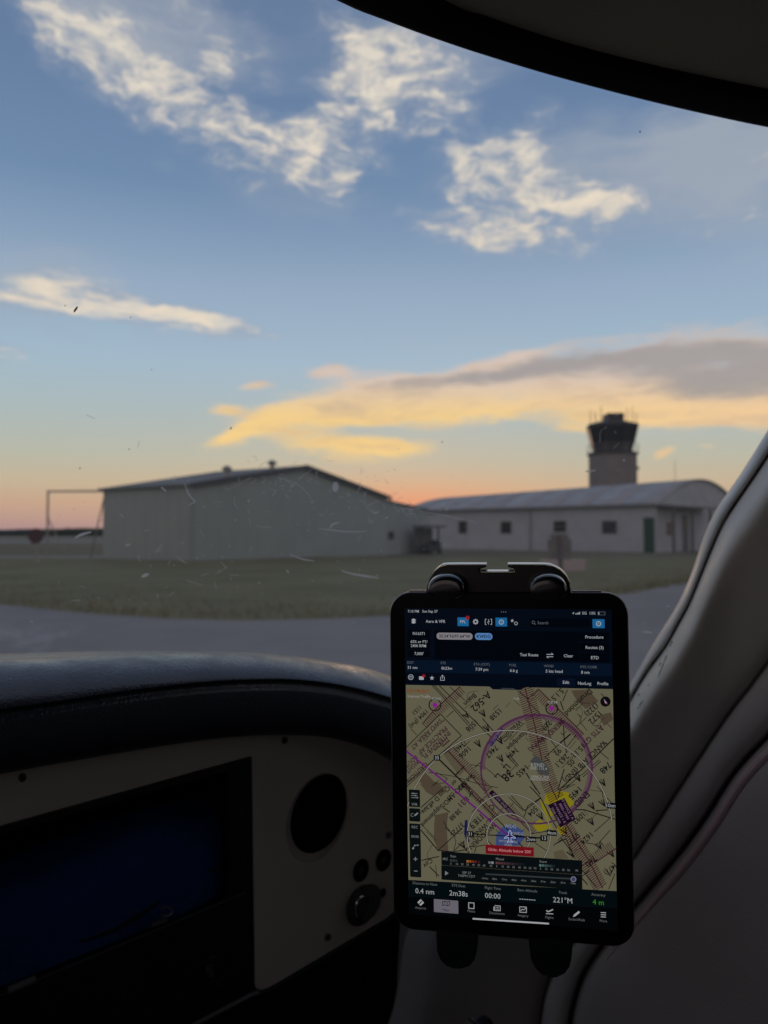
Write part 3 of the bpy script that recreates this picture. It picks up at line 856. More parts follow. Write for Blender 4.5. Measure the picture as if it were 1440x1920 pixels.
def disc(px, py, rx, ry, tilt, h0, h1, n=22, k=1.0):
    out = []
    for off in (h0, h1):
        ring = []
        for j in range(n):
            a_ = 2 * math.pi * j / n; lx, ly = rx * math.cos(a_), ry * math.sin(a_); t_ = rad(tilt)
            kk = 1.0 if off == h0 else k
            ring.append(pp(px + (lx * math.cos(t_) - ly * math.sin(t_)) * kk, py + (lx * math.sin(t_) + ly * math.cos(t_)) * kk, off))
        out.append(ring)
    return out


def screw(px, py, r=7, h=.0022, parent=None, base=.0, m=None):
    g_ = MB()
    a_, b_ = disc(px, py, r * .85, r, 15, base, base + h * .5)
    c_ = disc(px, py, r * .6, r * .72, 15, base + h, base + h)[0]
    g_.loft([a_, b_, c_], True, True)
    s_ = g_.build('screw', m or M_screw, parent or pn, smooth=True)
    g_ = MB(); q = pp(px, py, base + h + .0002); g_.bar(q - uu * r * .00028, q + uu * r * .00028, .0005, .0006, up=-ff); g_.build('screw_slot', M_blk2, parent or pn)
M_scrd = mat('dull_screw', (.10, .09, .085), .4, metal=.8)
screw(42, 1458, 8.5, m=M_scrd); screw(534, 1388, 7, m=M_scrd); screw(615, 1757, 7.5); screw(729, 1566, 7)
for (x, y, rx, ry) in ((677, 1632, 12.5, 20.5), (719.5, 1613, 12, 19.5), (718, 1674, 5, 8)):
    a_, b_ = disc(x, y, rx, ry, 17, .0004, -.03)
    o_ = disc(x, y, rx * 1.12, ry * 1.1, 17, .0004, .0016)
    g = MB(); g.loft([o_[0], o_[1], disc(x, y, rx, ry, 17, .0016, 0)[0], disc(x, y, rx * .5, ry * .5, 17, .0009, 0)[0]], True, True); jk = g.build('jack_socket', M_blk2, pn, smooth=True)
    if rx > 10:
        g = MB(); g.loft([disc(x, y, rx * .38, ry * .38, 17, .0008, 0)[0], disc(x, y, rx * .38, ry * .38, 17, .0022, 0)[0], disc(x, y, rx * .24, ry * .24, 17, .0022, 0)[0]], True, True); g.build('jack_ring', M_scrd, jk, smooth=True)
# rotary knob
M_knob = mat('knob_plastic', (.035, .042, .046), .25, spec=.6)
kr = []
for s_, off in ((1.0, .0003), (1.0, .004), (.93, .006), (.88, .016), (.80, .0185), (.5, .019)):
    kr.append(disc(676 + off * 900, 1699 - off * 500, 26 * s_, 40 * s_, 18, off, 0, 28)[0])
g = MB(); g.loft(kr, True, True); kn = g.build('rotary_knob', M_knob, pn, smooth=True, angle=30)
g = MB(); a_, b_ = pp(683, 1725, .0195), pp(694, 1678, .0195); g.bar(a_, b_, .0045, .007, up=-ff); g.build('knob_grip', M_knob, kn, bevel=.001)

arc = [pp(688 + 14 * math.cos(rad(a_)) * 1.25 - 4, 1706 + 26 * math.sin(rad(a_)), .0192) for a_ in range(150, 286, 9)]  # bright metal arc put on as the knob's highlight
g = MB(); g.tube(arc, .001, 6); g.build('knob_highlight', mat('knob_highlight_metal', (.55, .55, .55), .2, metal=1.0), kn, smooth=True)

# --- glove box: black surround, open recess, drop-down door below it
def gl_top(x): return 1548 - .2770 * x
def gl_bot(x): return 1867 - .4190 * x
sur = [(-680, gl_top(-680) + 2), (472.5, gl_top(472.5) + 2), (477, 1850), (474, 1858), (380, 1909), (180, 2015), (-320, 2290), (-680, 2490)]
hole = [(-260, gl_top(-260) + 16), (420, gl_top(420) + 16), (428, gl_top(428) + 22), (430, gl_bot(430) - 12), (422, gl_bot(422) - 4), (-260, gl_bot(-260) - 4)]
g = MB(); g.plate([[pp(x, y, -.002) for x, y in sur], [pp(x, y, -.002) for x, y in hole]], ff * .003)
gb = g.build('glove_box_surround', M_black, ck, bevel=.0006)
g = MB(); h0 = [pp(x, y, -.0055) for x, y in hole]; g.loft([h0, [q + ff * .20 + Z * .01 for q in h0]], True, False)
n_ = len(h0); g.add([q + ff * .2 + Z * .01 for q in h0], [tuple(range(n_))]); g.build('glove_box_liner', M_blk2, gb)
for (x, y) in ((450, 1525), (456, 1618)): screw(x, y, 3.6, .0012, gb, -.0018)
# door: slightly proud, with a thin bright top edge, hinge and latch
dr = [(-300, gl_bot(-300)), (460, gl_bot(460)), (466, gl_bot(466) + 4), (470, 1842), (360, 1902), (160, 2006), (-300, 2240)]
g = MB(); g.prism([pp(x, y, .003) for x, y in dr], ff * .004); gd = g.build('glove_box_door', M_black, ck, bevel=.0012)
g = MB(); g.bar(pp(-300, gl_bot(-300) - 1, .0032), pp(459, gl_bot(459) - 1, .0032), .0012, .0012); g.build('door_edge_strip', mat('dull_alloy', (.16, .17, .18), .45, metal=.8), gd)
g = MB(); g.tube([pp(14, 1858, .004), pp(66, 1836, .004)], .0034, 10); g.build('hinge_barrel', mat('hinge_metal', (.14, .13, .13), .5, metal=.6), gd, smooth=True)
g = MB(); g.bar(pp(285, 1734, .0035), pp(312, 1723, .0035), .004, .003); g.build('catch_plate', mat('catch_metal', (.20, .19, .18), .5, metal=.7), gd)
rg = [pp(311 + 12 * math.cos(2 * math.pi * k / 24), 1709 + 9 * math.sin(2 * math.pi * k / 24), .004) for k in range(25)]
g = MB(); g.tube(rg, .0007, 6, False); g.build('pull_ring', M_screw, gd, smooth=True)
g = MB(); g.loft([disc(393, 1822, 10, 15, 18, .003, 0)[0], disc(393, 1822, 10, 15, 18, .007, 0)[0], disc(393, 1822, 7, 11, 18, .009, 0)[0]], True, True); lt = g.build('door_latch', M_knob, gd, smooth=True)
g = MB(); g.bar(pp(388, 1815, .0095), pp(397, 1830, .0095), .0028, .003, up=-ff); g.build('latch_key_bar', M_screw, lt)
for (x0_, y0_, x1_, y1_) in ((392, 1797, 403, 1792), (406, 1846, 411, 1842)):
    g = MB(); g.bar(pp(x0_, y0_, .0042), pp(x1_, y1_, .0042), .0014, .0014); g.build('latch_pin', M_screw, lt)
# grey moulding under the door and the black lower panel
g = MB(); g.tube([pp(300, 1955, .002), pp(420, 1892, .002), pp(470, 1866, .002), pp(484, 1861, .002)], .0022, 8); g.build('lower_moulding', mat('lower_mould', (.10, .10, .10), .5), ck, smooth=True)
low_p = [(-680, 2500), (-320, 2300), (160, 2040), (474, 1868), (500, 1862), (735, 1725), (752, 1700), (746, 1800), (744, 1850), (737, 1890), (722, 1935), (700, 1985), (640, 2080), (500, 2250), (-320, 2600), (-680, 2800)]
g = MB(); g.prism([pp(x, y, -.012) for x, y in low_p], ff * .01); g.build('lower_panel', M_blk2, ck)

# --- right-hand windshield post and side trim
edge0 = [(1560, 610), (1500, 706), (1440, 806), (1385, 894), (1344, 953), (1320, 1005), (1301, 1062), (1285, 1102), (1268, 1137), (1228, 1202), (1206, 1240), (1184, 1278), (1150, 1335), (1090, 1420)]
groove1 = [(1560, 660), (1500, 757), (1440, 853), (1404, 907), (1360, 972), (1336, 1024), (1312, 1083), (1290, 1137), (1268, 1175), (1249, 1211), (1214, 1257), (1190, 1297), (1155, 1352), (1095, 1435)]
groove1x = groove1[:-2] + [(1150, 1360), (1060, 1440), (940, 1530), (830, 1640), (765, 1745), (748, 1850), (735, 1905), (718, 1960), (690, 2040)]
groove2 = [(1560, 1080), (1500, 1162), (1440, 1240), (1404, 1289), (1362, 1343), (1292, 1448), (1193, 1602), (1115, 1715), (1056, 1795), (1026, 1850), (1013, 1920), (1006, 2040)]
trimc = [(1560, 1240), (1500, 1310), (1440, 1376), (1374, 1448), (1322, 1529), (1275, 1594), (1211, 1670), (1160, 1730), (1118, 1783), (1090, 1830), (1074, 1880), (1066, 1930), (1058, 2040)]


def surf(name, ca, cb, prof, m, n=60, i0=0, i1=None):
    A_ = resample([Vector((x, y, 0)) for x, y in ca], n); B_ = resample([Vector((x, y, 0)) for x, y in cb], n)
    rows_ = []
    for i in range(n):
        q = [A_[i].lerp(B_[i], t) for t, _ in prof]
        rows_.append([wp(v.x, v.y, off + .0014 * noise.noise(Vector((v.x * .012, v.y * .012, 4))) + .0006 * noise.noise(Vector((v.x * .05, v.y * .05, 9)))) for v, (_, off) in zip(q, prof)])
    g_ = MB(); g_.loft(rows_[i0:i1])
    return g_.build(name, m, ck, smooth=True, subsurf=1)


seal = surf('windshield_edge_trim', edge0, groove1, [(0, -.040), (.05, -.018), (.16, -.004), (.4, .005), (.7, .007), (.88, .004), (.96, -.001), (.99, -.012), (1.0, -.026)], M_seal)
pprof = [(-.003, -.034), (.002, -.014), (.010, .000), (.03, .012), (.07, .028), (.115, .042), (.16, .049), (.21, .051), (.29, .047), (.42, .039), (.6, .029), (.8, .019), (.94, .011), (.985, .004), (1.0, -.006)]
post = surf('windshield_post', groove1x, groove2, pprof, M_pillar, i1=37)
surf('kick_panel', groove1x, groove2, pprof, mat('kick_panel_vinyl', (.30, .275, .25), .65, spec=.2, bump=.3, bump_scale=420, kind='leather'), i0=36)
ltrim = surf('side_trim_strip', groove2, trimc, [(0.0, -.008), (.05, .002), (.15, .007), (.5, .008), (.85, .003), (.95, -.006), (1.0, -.02)], mat('side_trim_vinyl', (.52, .51, .49), .5, spec=.35, bump=.2, bump_scale=500, kind='leather'))
# wear nicks and a split along the post's edge
g = MB()
random.seed(5)
for (xa, ya, xb, yb, k_) in ((1246, 1232, 1262, 1200, 3), (1233, 1272, 1252, 1225, 3), (1212, 1290, 1222, 1275, 2), (1195, 1330, 1206, 1312, 3), (1240, 1240, 1236, 1252, 2), (1200, 1300, 1196, 1306, 1), (1405, 960, 1410, 950, 1), (1372, 1030, 1376, 1022, 1)):
    for j in range(k_):
        t0, t1 = sorted((random.random(), random.random()))
        a_ = wp(xa + (xb - xa) * t0, ya + (yb - ya) * t0, .047); b_ = wp(xa + (xb - xa) * t1, ya + (yb - ya) * t1, .047)
        g.tube([a_, a_.lerp(b_, .5) + Z * .0004, b_], [.0002, .0005, .0002], 5)
nk = g.build('wear_nicks', M_blk2, post); nk['kind'] = 'stuff'
# door panel below the gap, with piping along its edge
dp = resample([Vector((x, y, 0)) for x, y in trimc], 60)
off_c = [Vector((v.x + 11, v.y + 9, 0)) for v in dp]
rows = []
for v, w_ in zip(dp, off_c):
    rows.append([wp(v.x + 5, v.y + 4, -.012), wp(w_.x, w_.y, .004), wp(w_.x + 12, w_.y + 10, .010), wp(w_.x + 60, w_.y + 45, .012), wp(w_.x + 320, w_.y + 260, .010), wp(w_.x + 900, w_.y + 700, .004)])
g = MB(); g.loft(rows); dpo = g.build('door_panel', M_door, ck, smooth=True, subsurf=1)
pip = [wp(v.x + 9, v.y + 7, .007) for v in off_c[:44]]
g = MB(); g.tube(pip, [.0046] * 30 + [.0046 - .0003 * k for k in range(14)], 10); g.build('edge_piping', M_pipe, dpo, smooth=True)
# wall behind the trim, with the side window's opening aft of the post
sill = [wp(x, y, -.035) for x, y in ((1480, 820), (1404, 940), (1336, 1054), (1290, 1160), (1214, 1280), (1150, 1380))]
wallp = [ab(WALL + .035, 1.35, -.95), ab(WALL + .035, 1.35, -.30), ab(WALL + .035, .9, -.30)] + [ab(WALL + .035, (q - CAM).dot(ff), q.z - EYE) for q in reversed(sill)] + [ab(WALL + .035, .25, .36), ab(WALL + .035, -1.4, .36), ab(WALL + .035, -1.4, -.95)]
win = [ab(WALL + .035, .10, -.10), ab(WALL + .035, .14, .24), ab(WALL + .035, -.5, .24), ab(WALL + .035, -.5, -.10)]
g = MB(); g.plate([wallp, win], rh * .03); g.build('side_wall', M_shell, ck)
lw = -.42
g = MB(); g.plate([[ab(lw, 1.35, -.95), ab(lw, 1.35, -.3), ab(lw, .9, -.3), ab(lw, .35, .36), ab(lw, -1.4, .36), ab(lw, -1.4, -.95)], [ab(lw, .42, -.1), ab(lw, .12, .24), ab(lw, -.45, .24), ab(lw, -.45, -.1)]], -rh * .03); g.build('side_wall', M_shell, ck)
g = MB(); g.prism([ab(lw, -1.4, -.95), ab(WALL + .03, -1.4, -.95), ab(WALL + .03, -1.4, .36), ab(lw, -1.4, .36)], -ff * .03); g.build('rear_bulkhead', M_shell, ck)
g = MB(); g.prism([ab(lw, -1.4, -.95), ab(WALL + .03, -1.4, -.95), ab(WALL + .03, 1.35, -.95), ab(lw, 1.35, -.95)], -Z * .03); g.build('cabin_floor', mat('floor_carpet', (.05, .05, .055), .95, bump=.5, bump_scale=300), ck)
g = MB(); g.prism([ab(lw - .1, 1.35, -.98), ab(WALL + .06, 1.35, -.98), ab(WALL + .06, 1.35, -.36), ab(lw - .1, 1.35, -.36)], ff * .03); g.build('firewall', M_blk2, ck)

# --- roof: black band round the windshield's top edge and the headliner behind it
band_lo = [(630, 0), (700, 29), (800, 66), (900, 99), (1000, 130), (1100, 158), (1200, 184), (1300, 208), (1440, 238), (1560, 258), (1750, 282)]
band_hi = [(805, 0), (900, 41), (1000, 76), (1100, 105), (1200, 130), (1300, 152), (1440, 180), (1560, 200), (1750, 225)]
L3 = [ab(-.52, .29, CEIL), ab(-.2, .375, CEIL), ab(.05, .405, CEIL)] + [hp(x, y) for x, y in band_lo]
H3 = [ab(-.52, .23, CEIL), ab(-.2, .315, CEIL), ab(.05, .345, CEIL)] + [hp(x, y, .004) for x, y in band_hi]
L3, H3 = resample(L3, 70), resample(H3, 70)
g = MB(); g.loft([[l_ + ff * .016 + Z * .03, l_ + ff * .006 + Z * .006, l_, l_.lerp(h__, .08) - Z * .0035, l_.lerp(h__, .5) - Z * .002, l_.lerp(h__, .93) + Z * .0, h__ + Z * .006] for l_, h__ in zip(L3, H3)])
g.build('windshield_band', M_band, ck, smooth=True, subsurf=1)
rows = []
for l_, h__ in zip(L3, H3):
    d_ = h__ - CAM; r_ = d_.dot(rh); f_ = d_.dot(ff)
    row = [h__ + ff * .03 + Z * .012, h__ + ff * .012 + Z * .0075, h__ - ff * .004 + Z * .0035]
    for k in range(1, 9):
        t_ = k / 8; ft = f_ + (-1.4 - f_) * t_
        row.append(ab(r_, ft, CEIL + .012 + .02 * math.sin(math.pi * min(t_ * 2, 1) / 2)) - Z * max(0, abs(r_ - .165) - .45) ** 2 * 2.0)
    rows.append(row)
g = MB(); g.loft(rows); g.build('headliner', M_head, ck, smooth=True, subsurf=1)
rows = [[q + Z * .035 for q in r_] for r_ in rows]
g = MB(); g.loft(rows); g.build('roof_skin', M_shell, ck)

# --- windshield
glass = bpy.data.materials.new('windshield_glass'); glass.use_nodes = True
t = Nodes(glass.node_tree); glass.node_tree.nodes.remove(glass.node_tree.nodes['Principled BSDF'])
tr = t.new('ShaderNodeBsdfTransparent'); tr.inputs[0].default_value = (.985, .99, .985, 1)
gl = t.new('ShaderNodeBsdfGlossy'); gl.inputs['Roughness'].default_value = .03
du = t.new('ShaderNodeBsdfTranslucent'); du.inputs[0].default_value = (.8, .8, .8, 1)
lw_ = t.new('ShaderNodeValue'); lw_.outputs[0].default_value = .014
m1 = t.new('ShaderNodeMixShader'); t.link(lw_.outputs[0], m1.inputs[0]); t.link(tr.outputs[0], m1.inputs[1]); t.link(gl.outputs[0], m1.inputs[2])
m2 = t.new('ShaderNodeMixShader'); co = t.new('ShaderNodeTexCoord').outputs['Object']
t.link(t.rng(t.noise(co, 7.0, 5, .6), .35, .7, .03, .055), m2.inputs[0])
t.link(m1.outputs[0], m2.inputs[1]); t.link(du.outputs[0], m2.inputs[2]); t.link(m2.outputs[0], glass.node_tree.nodes['Material Output'].inputs[0])
bot = [at(-420, 1262, 1.0), at(-200, 1252, 1.0), at(0, 1246, 1.03), at(300, 1262, 1.08), at(520, 1282, 1.14), at(760, 1330, 1.14), at(980, 1350, 1.04), at(1150, 1345, .90)] + [wp(x, y, -.030) for x, y in ((1206, 1250), (1268, 1148), (1305, 1064), (1350, 958), (1445, 812), (1565, 615))]
topc = [ab(-.5, .30, CEIL + .02), ab(-.3, .36, CEIL + .02), ab(-.1, .40, CEIL + .02)] + [hp(x, y, .02) + ff * .008 for x, y in ((560, -40), (700, 22), (850, 76), (1000, 124), (1150, 165), (1300, 202), (1440, 232), (1520, 246), (1600, 258), (1680, 268), (1750, 276))]
n_ = 48
Bc, Tc = resample(bot, n_), resample(topc, n_)
rows = []
for b_, t_ in zip(Bc, Tc):
    o_ = (b_.lerp(t_, .5) - CAM); o_.z = 0; o_.normalize()
    rows.append([b_.lerp(t_, k / 14) + o_ * (.05 * math.sin(math.pi * k / 14)) for k in range(15)])
g = MB(); g.loft(rows)
ws = g.build('windshield', glass, ck, smooth=True)
tree = BVHTree.FromPolygons([tuple(v) for v in g.v], g.f)


def on_glass(px, py, back=.0006):
    d = ray(px, py).normalized()
    hit = tree.ray_cast(CAM, d)
    return hit[0] - d * back if hit[0] is not None else None


def thin_mat(name, c, alpha):
    m = bpy.data.materials.new(name); m.use_nodes = True
    t_ = Nodes(m.node_tree); m.node_tree.nodes.remove(m.node_tree.nodes['Principled BSDF'])
    a_ = t_.new('ShaderNodeBsdfTransparent'); d_ = t_.new('ShaderNodeBsdfDiffuse'); l_ = t_.new('ShaderNodeBsdfTranslucent')
    d_.inputs[0].default_value = l_.inputs[0].default_value = tuple(c) + (1,)
    s1, s2 = t_.new('ShaderNodeMixShader'), t_.new('ShaderNodeMixShader')
    s1.inputs[0].default_value = .7; t_.link(d_.outputs[0], s1.inputs[1]); t_.link(l_.outputs[0], s1.inputs[2])
    s2.inputs[0].default_value = alpha; t_.link(a_.outputs[0], s2.inputs[1]); t_.link(s1.outputs[0], s2.inputs[2])
    t_.link(s2.outputs[0], m.node_tree.nodes['Material Output'].inputs[0])
    return m


def ribbon(g_, pts_, wpx):
    """hairline on the glass: pts in the photograph, width in its pixels, tapered at both ends"""
    if len(pts_) > 2: pts_ = [(v.x, v.y) for v in resample([Vector((x, y, 0)) for x, y in pts_], 3 * len(pts_))]
    P = [on_glass(x, y) for x, y in pts_]
    if any(q is None for q in P): return
    n = len(P); ls, rs_ = [], []
    for i in range(n):
        d = (P[min(i + 1, n - 1)] - P[max(i - 1, 0)]).normalized()
        s_ = d.cross((P[i] - CAM).normalized()).normalized()
        k = .25 + .75 * math.sin(math.pi * (i + .5) / n)
        wd = wpx * k * (P[i] - CAM).length / FPX / 2
        ls.append(P[i] - s_ * wd); rs_.append(P[i] + s_ * wd)
    g_.loft([[a_, b_] for a_, b_ in zip(ls, rs_)])


c4 = lambda pts_: [(x / 1.895, 840 + y / 1.895) for x, y in pts_]
c2 = lambda pts_: [(700 + x / 4.8, 900 + y / 4.8) for x, y in pts_]
c5 = lambda pts_: [(1160 + x / 3.693, 780 + y / 3.693) for x, y in pts_]
SC = thin_mat('scratch_white', (.9, .9, .9), .85)
SF = thin_mat('faint_scratch', (.9, .9, .9), .55)
SH = thin_mat('reflection_patch', (.9, .9, .9), .05)
SD = mat('dirt_speck', (.015, .015, .015), .9)
strong = [(c4([(655, 125), (664, 150), (675, 170), (692, 190), (680, 198), (667, 206)]), 1.3), (c4([(573, 139), (590, 153)]), 2), (c4([(267, 320), (285, 309), (325, 298)]), 3.0), (c4([(447, 345), (461, 344)]), 2.6), (c4([(503, 458), (516, 452), (529, 448)]), 4.0),
          (c4([(1133, 286), (1180, 292), (1230, 297), (1302, 297)]), 1.3), (c4([(1213, 434), (1240, 445), (1345, 462)]), 2.2), (c4([(1172, 285), (1185, 270), (1210, 264)]), 1.6), (c4([(1030, 378), (1075, 395), (1118, 402)]), 1.5), (c4([(108, 616), (118, 618)]), 2.0),
          (c2([(395, 278), (485, 291), (640, 318), (830, 360), (930, 382)]), .9), (c2([(290, 217), (350, 222), (425, 236)]), .9), (c2([(285, 250), (340, 262), (430, 256)]), .9), (c2([(645, 268), (687, 256)]), 1.4), (c2([(330, 303), (350, 305)]), 1.6), (c2([(0, 298), (50, 286)]), 1.4), (c2([(110, 340), (134, 341)]), 1.4),
          (c5([(160, 1492), (190, 1496), (235, 1501)]), 1.6), (c5([(330, 1316), (350, 1318)]), 1.4), ([(1098, 884), (1116, 882)], 2.4), ([(1169, 862), (1171, 864)], 3.0), (c4([(880, 186), (886, 190)]), 2.0), (c4([(1018, 432), (1026, 445)]), 1.2)]
faint = [(c4([(555, 370), (578, 340)]), 1.2), (c4([(764, 449), (808, 423)]), 1.2), (c4([(910, 278), (965, 282)]), 1.1), (c4([(800, 150), (870, 120), (890, 100)]), .9), (c4([(960, 100), (1060, 130), (1120, 200)]), .9), (c4([(1060, 110), (1110, 75)]), 1.0), (c4([(820, 130), (900, 105)]), .8), (c4([(1000, 90), (1045, 140)]), .9),
         (c2([(560, 242), (590, 190)]), .8), (c2([(660, 290), (700, 200)]), .8), (c2([(430, 410), (520, 320)]), .8), (c4([(425, 235), (440, 245)]), 1.8), (c4([(815, 450), (848, 452)]), 1.4), (c4([(660, 470), (720, 488)]), 1.4), (c4([(757, 194), (790, 192)]), 1.0), (c4([(1290, 175), (1305, 150)]), 1.0), (c4([(1300, 210), (1330, 225)]), 1.0), (c4([(255, 543), (285, 541)]), 2.0), (c5([(480, 1400), (570, 1350)]), 1.0), ([(162, 778), (178, 785)], 1.6), ([(258, 840), (262, 826)], 1.4)]
rnd = random.Random(21)
for cx_, cy_, sx_, sy_, n in ((510, 905, 40, 22, 26), (690, 930, 30, 20, 26), (600, 950, 70, 40, 16), (450, 950, 80, 50, 14), (745, 950, 30, 18, 16), (1140, 830, 25, 25, 8), (330, 1080, 110, 40, 14)):
    for k in range(n):
        x, y = rnd.gauss(cx_, sx_), rnd.gauss(cy_, sy_); a_ = rnd.uniform(0, 6.28); l_ = rnd.uniform(3, 18)
        faint.append(([(x, y), (x + l_ * .5 * math.cos(a_), y + l_ * .5 * math.sin(a_) + rnd.uniform(-1, 1)), (x + l_ * math.cos(a_), y + l_ * math.sin(a_))], rnd.uniform(.7, 1.25)))
g = MB()
for pts_, wd in strong: ribbon(g, pts_, wd * 1.3)
s_o = g.build('scratches', SC, ws); s_o['kind'] = 'stuff'
g = MB()
for pts_, wd in faint: ribbon(g, pts_, wd)
s_o = g.build('hairline_scratches', SF, ws); s_o['kind'] = 'stuff'


def dots(name, lst, m):
    g_ = MB()
    for x, y, rx, ry, tl in lst:
        ring = []
        for k in range(9):
            a_ = 2 * math.pi * k / 9; lx, ly = rx * math.cos(a_), ry * math.sin(a_)
            ring.append(on_glass(x + lx * math.cos(tl) - ly * math.sin(tl), y + lx * math.sin(tl) + ly * math.cos(tl), .0008))
        if all(q is not None for q in ring): g_.add(ring, [tuple(range(9))])
    o_ = g_.build(name, m, ws); o_['kind'] = 'stuff'
lst = [(rnd.uniform(120, 900), rnd.gauss(990, 70), rnd.uniform(.5, 1.2), rnd.uniform(.5, 1.2), 0) for k in range(70)]
lst += [(rnd.uniform(20, 1280), rnd.uniform(900, 1215), rnd.uniform(.4, .9), rnd.uniform(.4, .9), 0) for k in range(50)]
dots('dust_specks', lst, SC)
dots('dirt_specks', [(142, 580, 2.0, 7, .6), (433, 803, 1.2, 3, .5), (150, 878, 1.4, 1.4, 0), (122, 573, 1.2, 1.2, 0), (245, 595, 1.0, 1.0, 0), (829, 829, 1.5, 1, 0), (284, 693, 1, 1, 0), (1200, 247, 1.6, 1.6, 0), (242, 842, 1.4, 1.0, 0)], SD)
dots('water_mark', [(629, 913, 6, 10, .1)], SF)
lst = [(62 + rnd.gauss(0, 34), 1198 + rnd.gauss(0, 12), rnd.uniform(8, 34), rnd.uniform(5, 13), rnd.uniform(-.4, .1)) for k in range(26)]  # overlapping translucent ovals stand in for a reflection on the glass
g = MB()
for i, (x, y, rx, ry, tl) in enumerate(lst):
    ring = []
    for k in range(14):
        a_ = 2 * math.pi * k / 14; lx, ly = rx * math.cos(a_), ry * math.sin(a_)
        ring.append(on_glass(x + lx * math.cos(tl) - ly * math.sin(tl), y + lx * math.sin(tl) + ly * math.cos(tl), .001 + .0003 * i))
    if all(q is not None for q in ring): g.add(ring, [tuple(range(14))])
s_o = g.build('reflection_patch', SH, ws); s_o['kind'] = 'stuff'

g = MB(); g.lathe(wp(907, 1925, .03), -ff, [(.004, -.03), (.004, -.006), (.011, -.005), (.014, 0), (.013, .008), (.008, .012)], 18); g.build('heater_knob', M_knob, ck, smooth=True)

# --- blue pouch stuffed in the glove box
gc = pp(250, 1640, -.06)
pv_, pf_ = [], []
nu, nv = 40, 22
for j in range(nv + 1):
    for i in range(nu):
        a_ = 2 * math.pi * i / nu; b_ = math.pi * j / nv
        x, y, z = math.sin(b_) * math.cos(a_), math.sin(b_) * math.sin(a_), math.cos(b_)
        sg_ = lambda v: math.copysign(abs(v) ** .62, v)
        q = Vector((sg_(x) * .150, sg_(z) * .062, sg_(y) * .05))
        q *= 1 + .10 * noise.noise(q * 14) + .05 * noise.noise(q * 38 + Vector((3, 3, 3)))
        pv_.append(gc + ru * (q.x - .03) + uu * (q.y + q.x * .08 - .012) + ff * q.z)
for j in range(nv):
    for i in range(nu):
        pf_.append((j * nu + i, j * nu + (i + 1) % nu, (j + 1) * nu + (i + 1) % nu, (j + 1) * nu + i))
pou = thing('blue_pouch', gc - Z * .07, 'crumpled deep blue cloth pouch stuffed into the open glove box', 'pouch')
g = MB(); g.add(pv_, pf_); bag = g.build('bag', mat('blue_cloth', (.018, .052, .20), .85, bump=.4, bump_scale=60, spec=.15, noise_scale=12, color2=(.013, .038, .15)), pou, smooth=True, subsurf=1)
zp = [gc + ru * (-.16 + .018 * k) + uu * (.006 * math.sin(k * .7) - .01 + (-.16 + .018 * k) * .08) - ff * (.0500 - .010 * abs(k - 8) / 8) for k in range(16)]
g = MB(); g.tube(zp, .0022, 6); g.build('zip', mat('zip_black', (.01, .01, .014), .5), pou, smooth=True)

# ------------------------------------------------------------------ tablet and its holder
Rm = Matrix(((0.98291698, -0.01254285, -0.18362158), (0.01657749, 0.99965335, 0.02045394), (0.18330138, -0.02314851, 0.98278418)))
CR = Matrix.Rotation(rad(90) + PITCH, 3, 'X')
TR = CR @ Rm
T0 = CAM + CR @ Vector((0.07059825, -0.14366416, -0.43797666))
tx, ty, tzv = TR.col[0], TR.col[1], TR.col[2]          # right, up and out of the screen


def S(px, py):
    d = ray(px, py)
    q = CAM + d * ((T0 - CAM).dot(tzv) / d.dot(tzv)) - T0
    return q.dot(tx), q.dot(ty)


def TL(x, y, z=0.0): return T0 + tx * x + ty * y + tzv * z


def rrect(w_, h_, r_, n=8, cx_=0, cy_=0):
    out = []
    for sx_, sy_, a0 in ((1, 1, 0), (-1, 1, 90), (-1, -1, 180), (1, -1, 270)):
        for k in range(n + 1):
            a_ = rad(a0 + 90 * k / n)
            out.append((cx_ + sx_ * (w_ / 2 - r_) + r_ * math.cos(a_), cy_ + sy_ * (h_ / 2 - r_) + r_ * math.sin(a_)))
    return out


M_tabm = mat('tablet_alloy', (.30, .29, .30), .34, metal=.9)
M_glass = mat('tablet_front_glass', (.003, .003, .004), .22, spec=.3)
M_hold = mat('holder_plastic', (.005, .006, .008), .30, spec=.5)
M_hold2 = mat('holder_rubber', (.006, .010, .012), .6, spec=.3)
W_, H_ = .1348, .1954
tab = thing('tablet', TL(0, -H_ / 2, -.003), 'black tablet showing an aviation chart, clipped in a holder beside the panel', 'tablet')
g = MB()
prof = [(0, 0), (.0004, -.0002), (.0008, -.0008), (.0008, -.0052), (0, -.0062)]
rings = []
for k, (gx, gz) in enumerate([(-.0004, -.0001), (0, -.0006), (.0001, -.0012), (.0001, -.0052), (-.0006, -.0060), (-.002, -.0063)]):
    rings.append([TL(x, y, gz) for x, y in rrect(W_ + gx * 2, H_ + gx * 2, .0125 + gx)])
g.loft(rings, True, True); g.build('case', M_tabm, tab, smooth=True, angle=60)
g = MB(); g.loft([[TL(x, y, .00002) for x, y in rrect(W_ - .0012, H_ - .0012, .012)], [TL(x, y, -.0004) for x, y in rrect(W_ - .001, H_ - .001, .012)]], True, True); g.build('front_glass', M_glass, tab)
# side buttons on the top edge
for x0_, x1_ in ((765, 800), (1072, 1128)):
    a_, b_ = S(x0_, 1108)[0], S(x1_, 1112)[0]
    g = MB(); g.box(TL((a_ + b_) / 2, H_ / 2 + .0004, -.0032), tx * (b_ - a_) / 2, ty * .0006, tzv * .0014); g.build('button', M_tabm, tab, bevel=.0003)

INK = {}
def ink(color): return mat('screen_%d_%d_%d' % color, (.0, .0, .0), .3, spec=.12, emit=lin(*color))


class Layer:
    def __init__(s, name, color, z): s.n, s.c, s.z, s.mb = name, color, z, MB()
def L(name, color, z):
    if name not in INK: INK[name] = Layer(name, color, z)
    return INK[name]


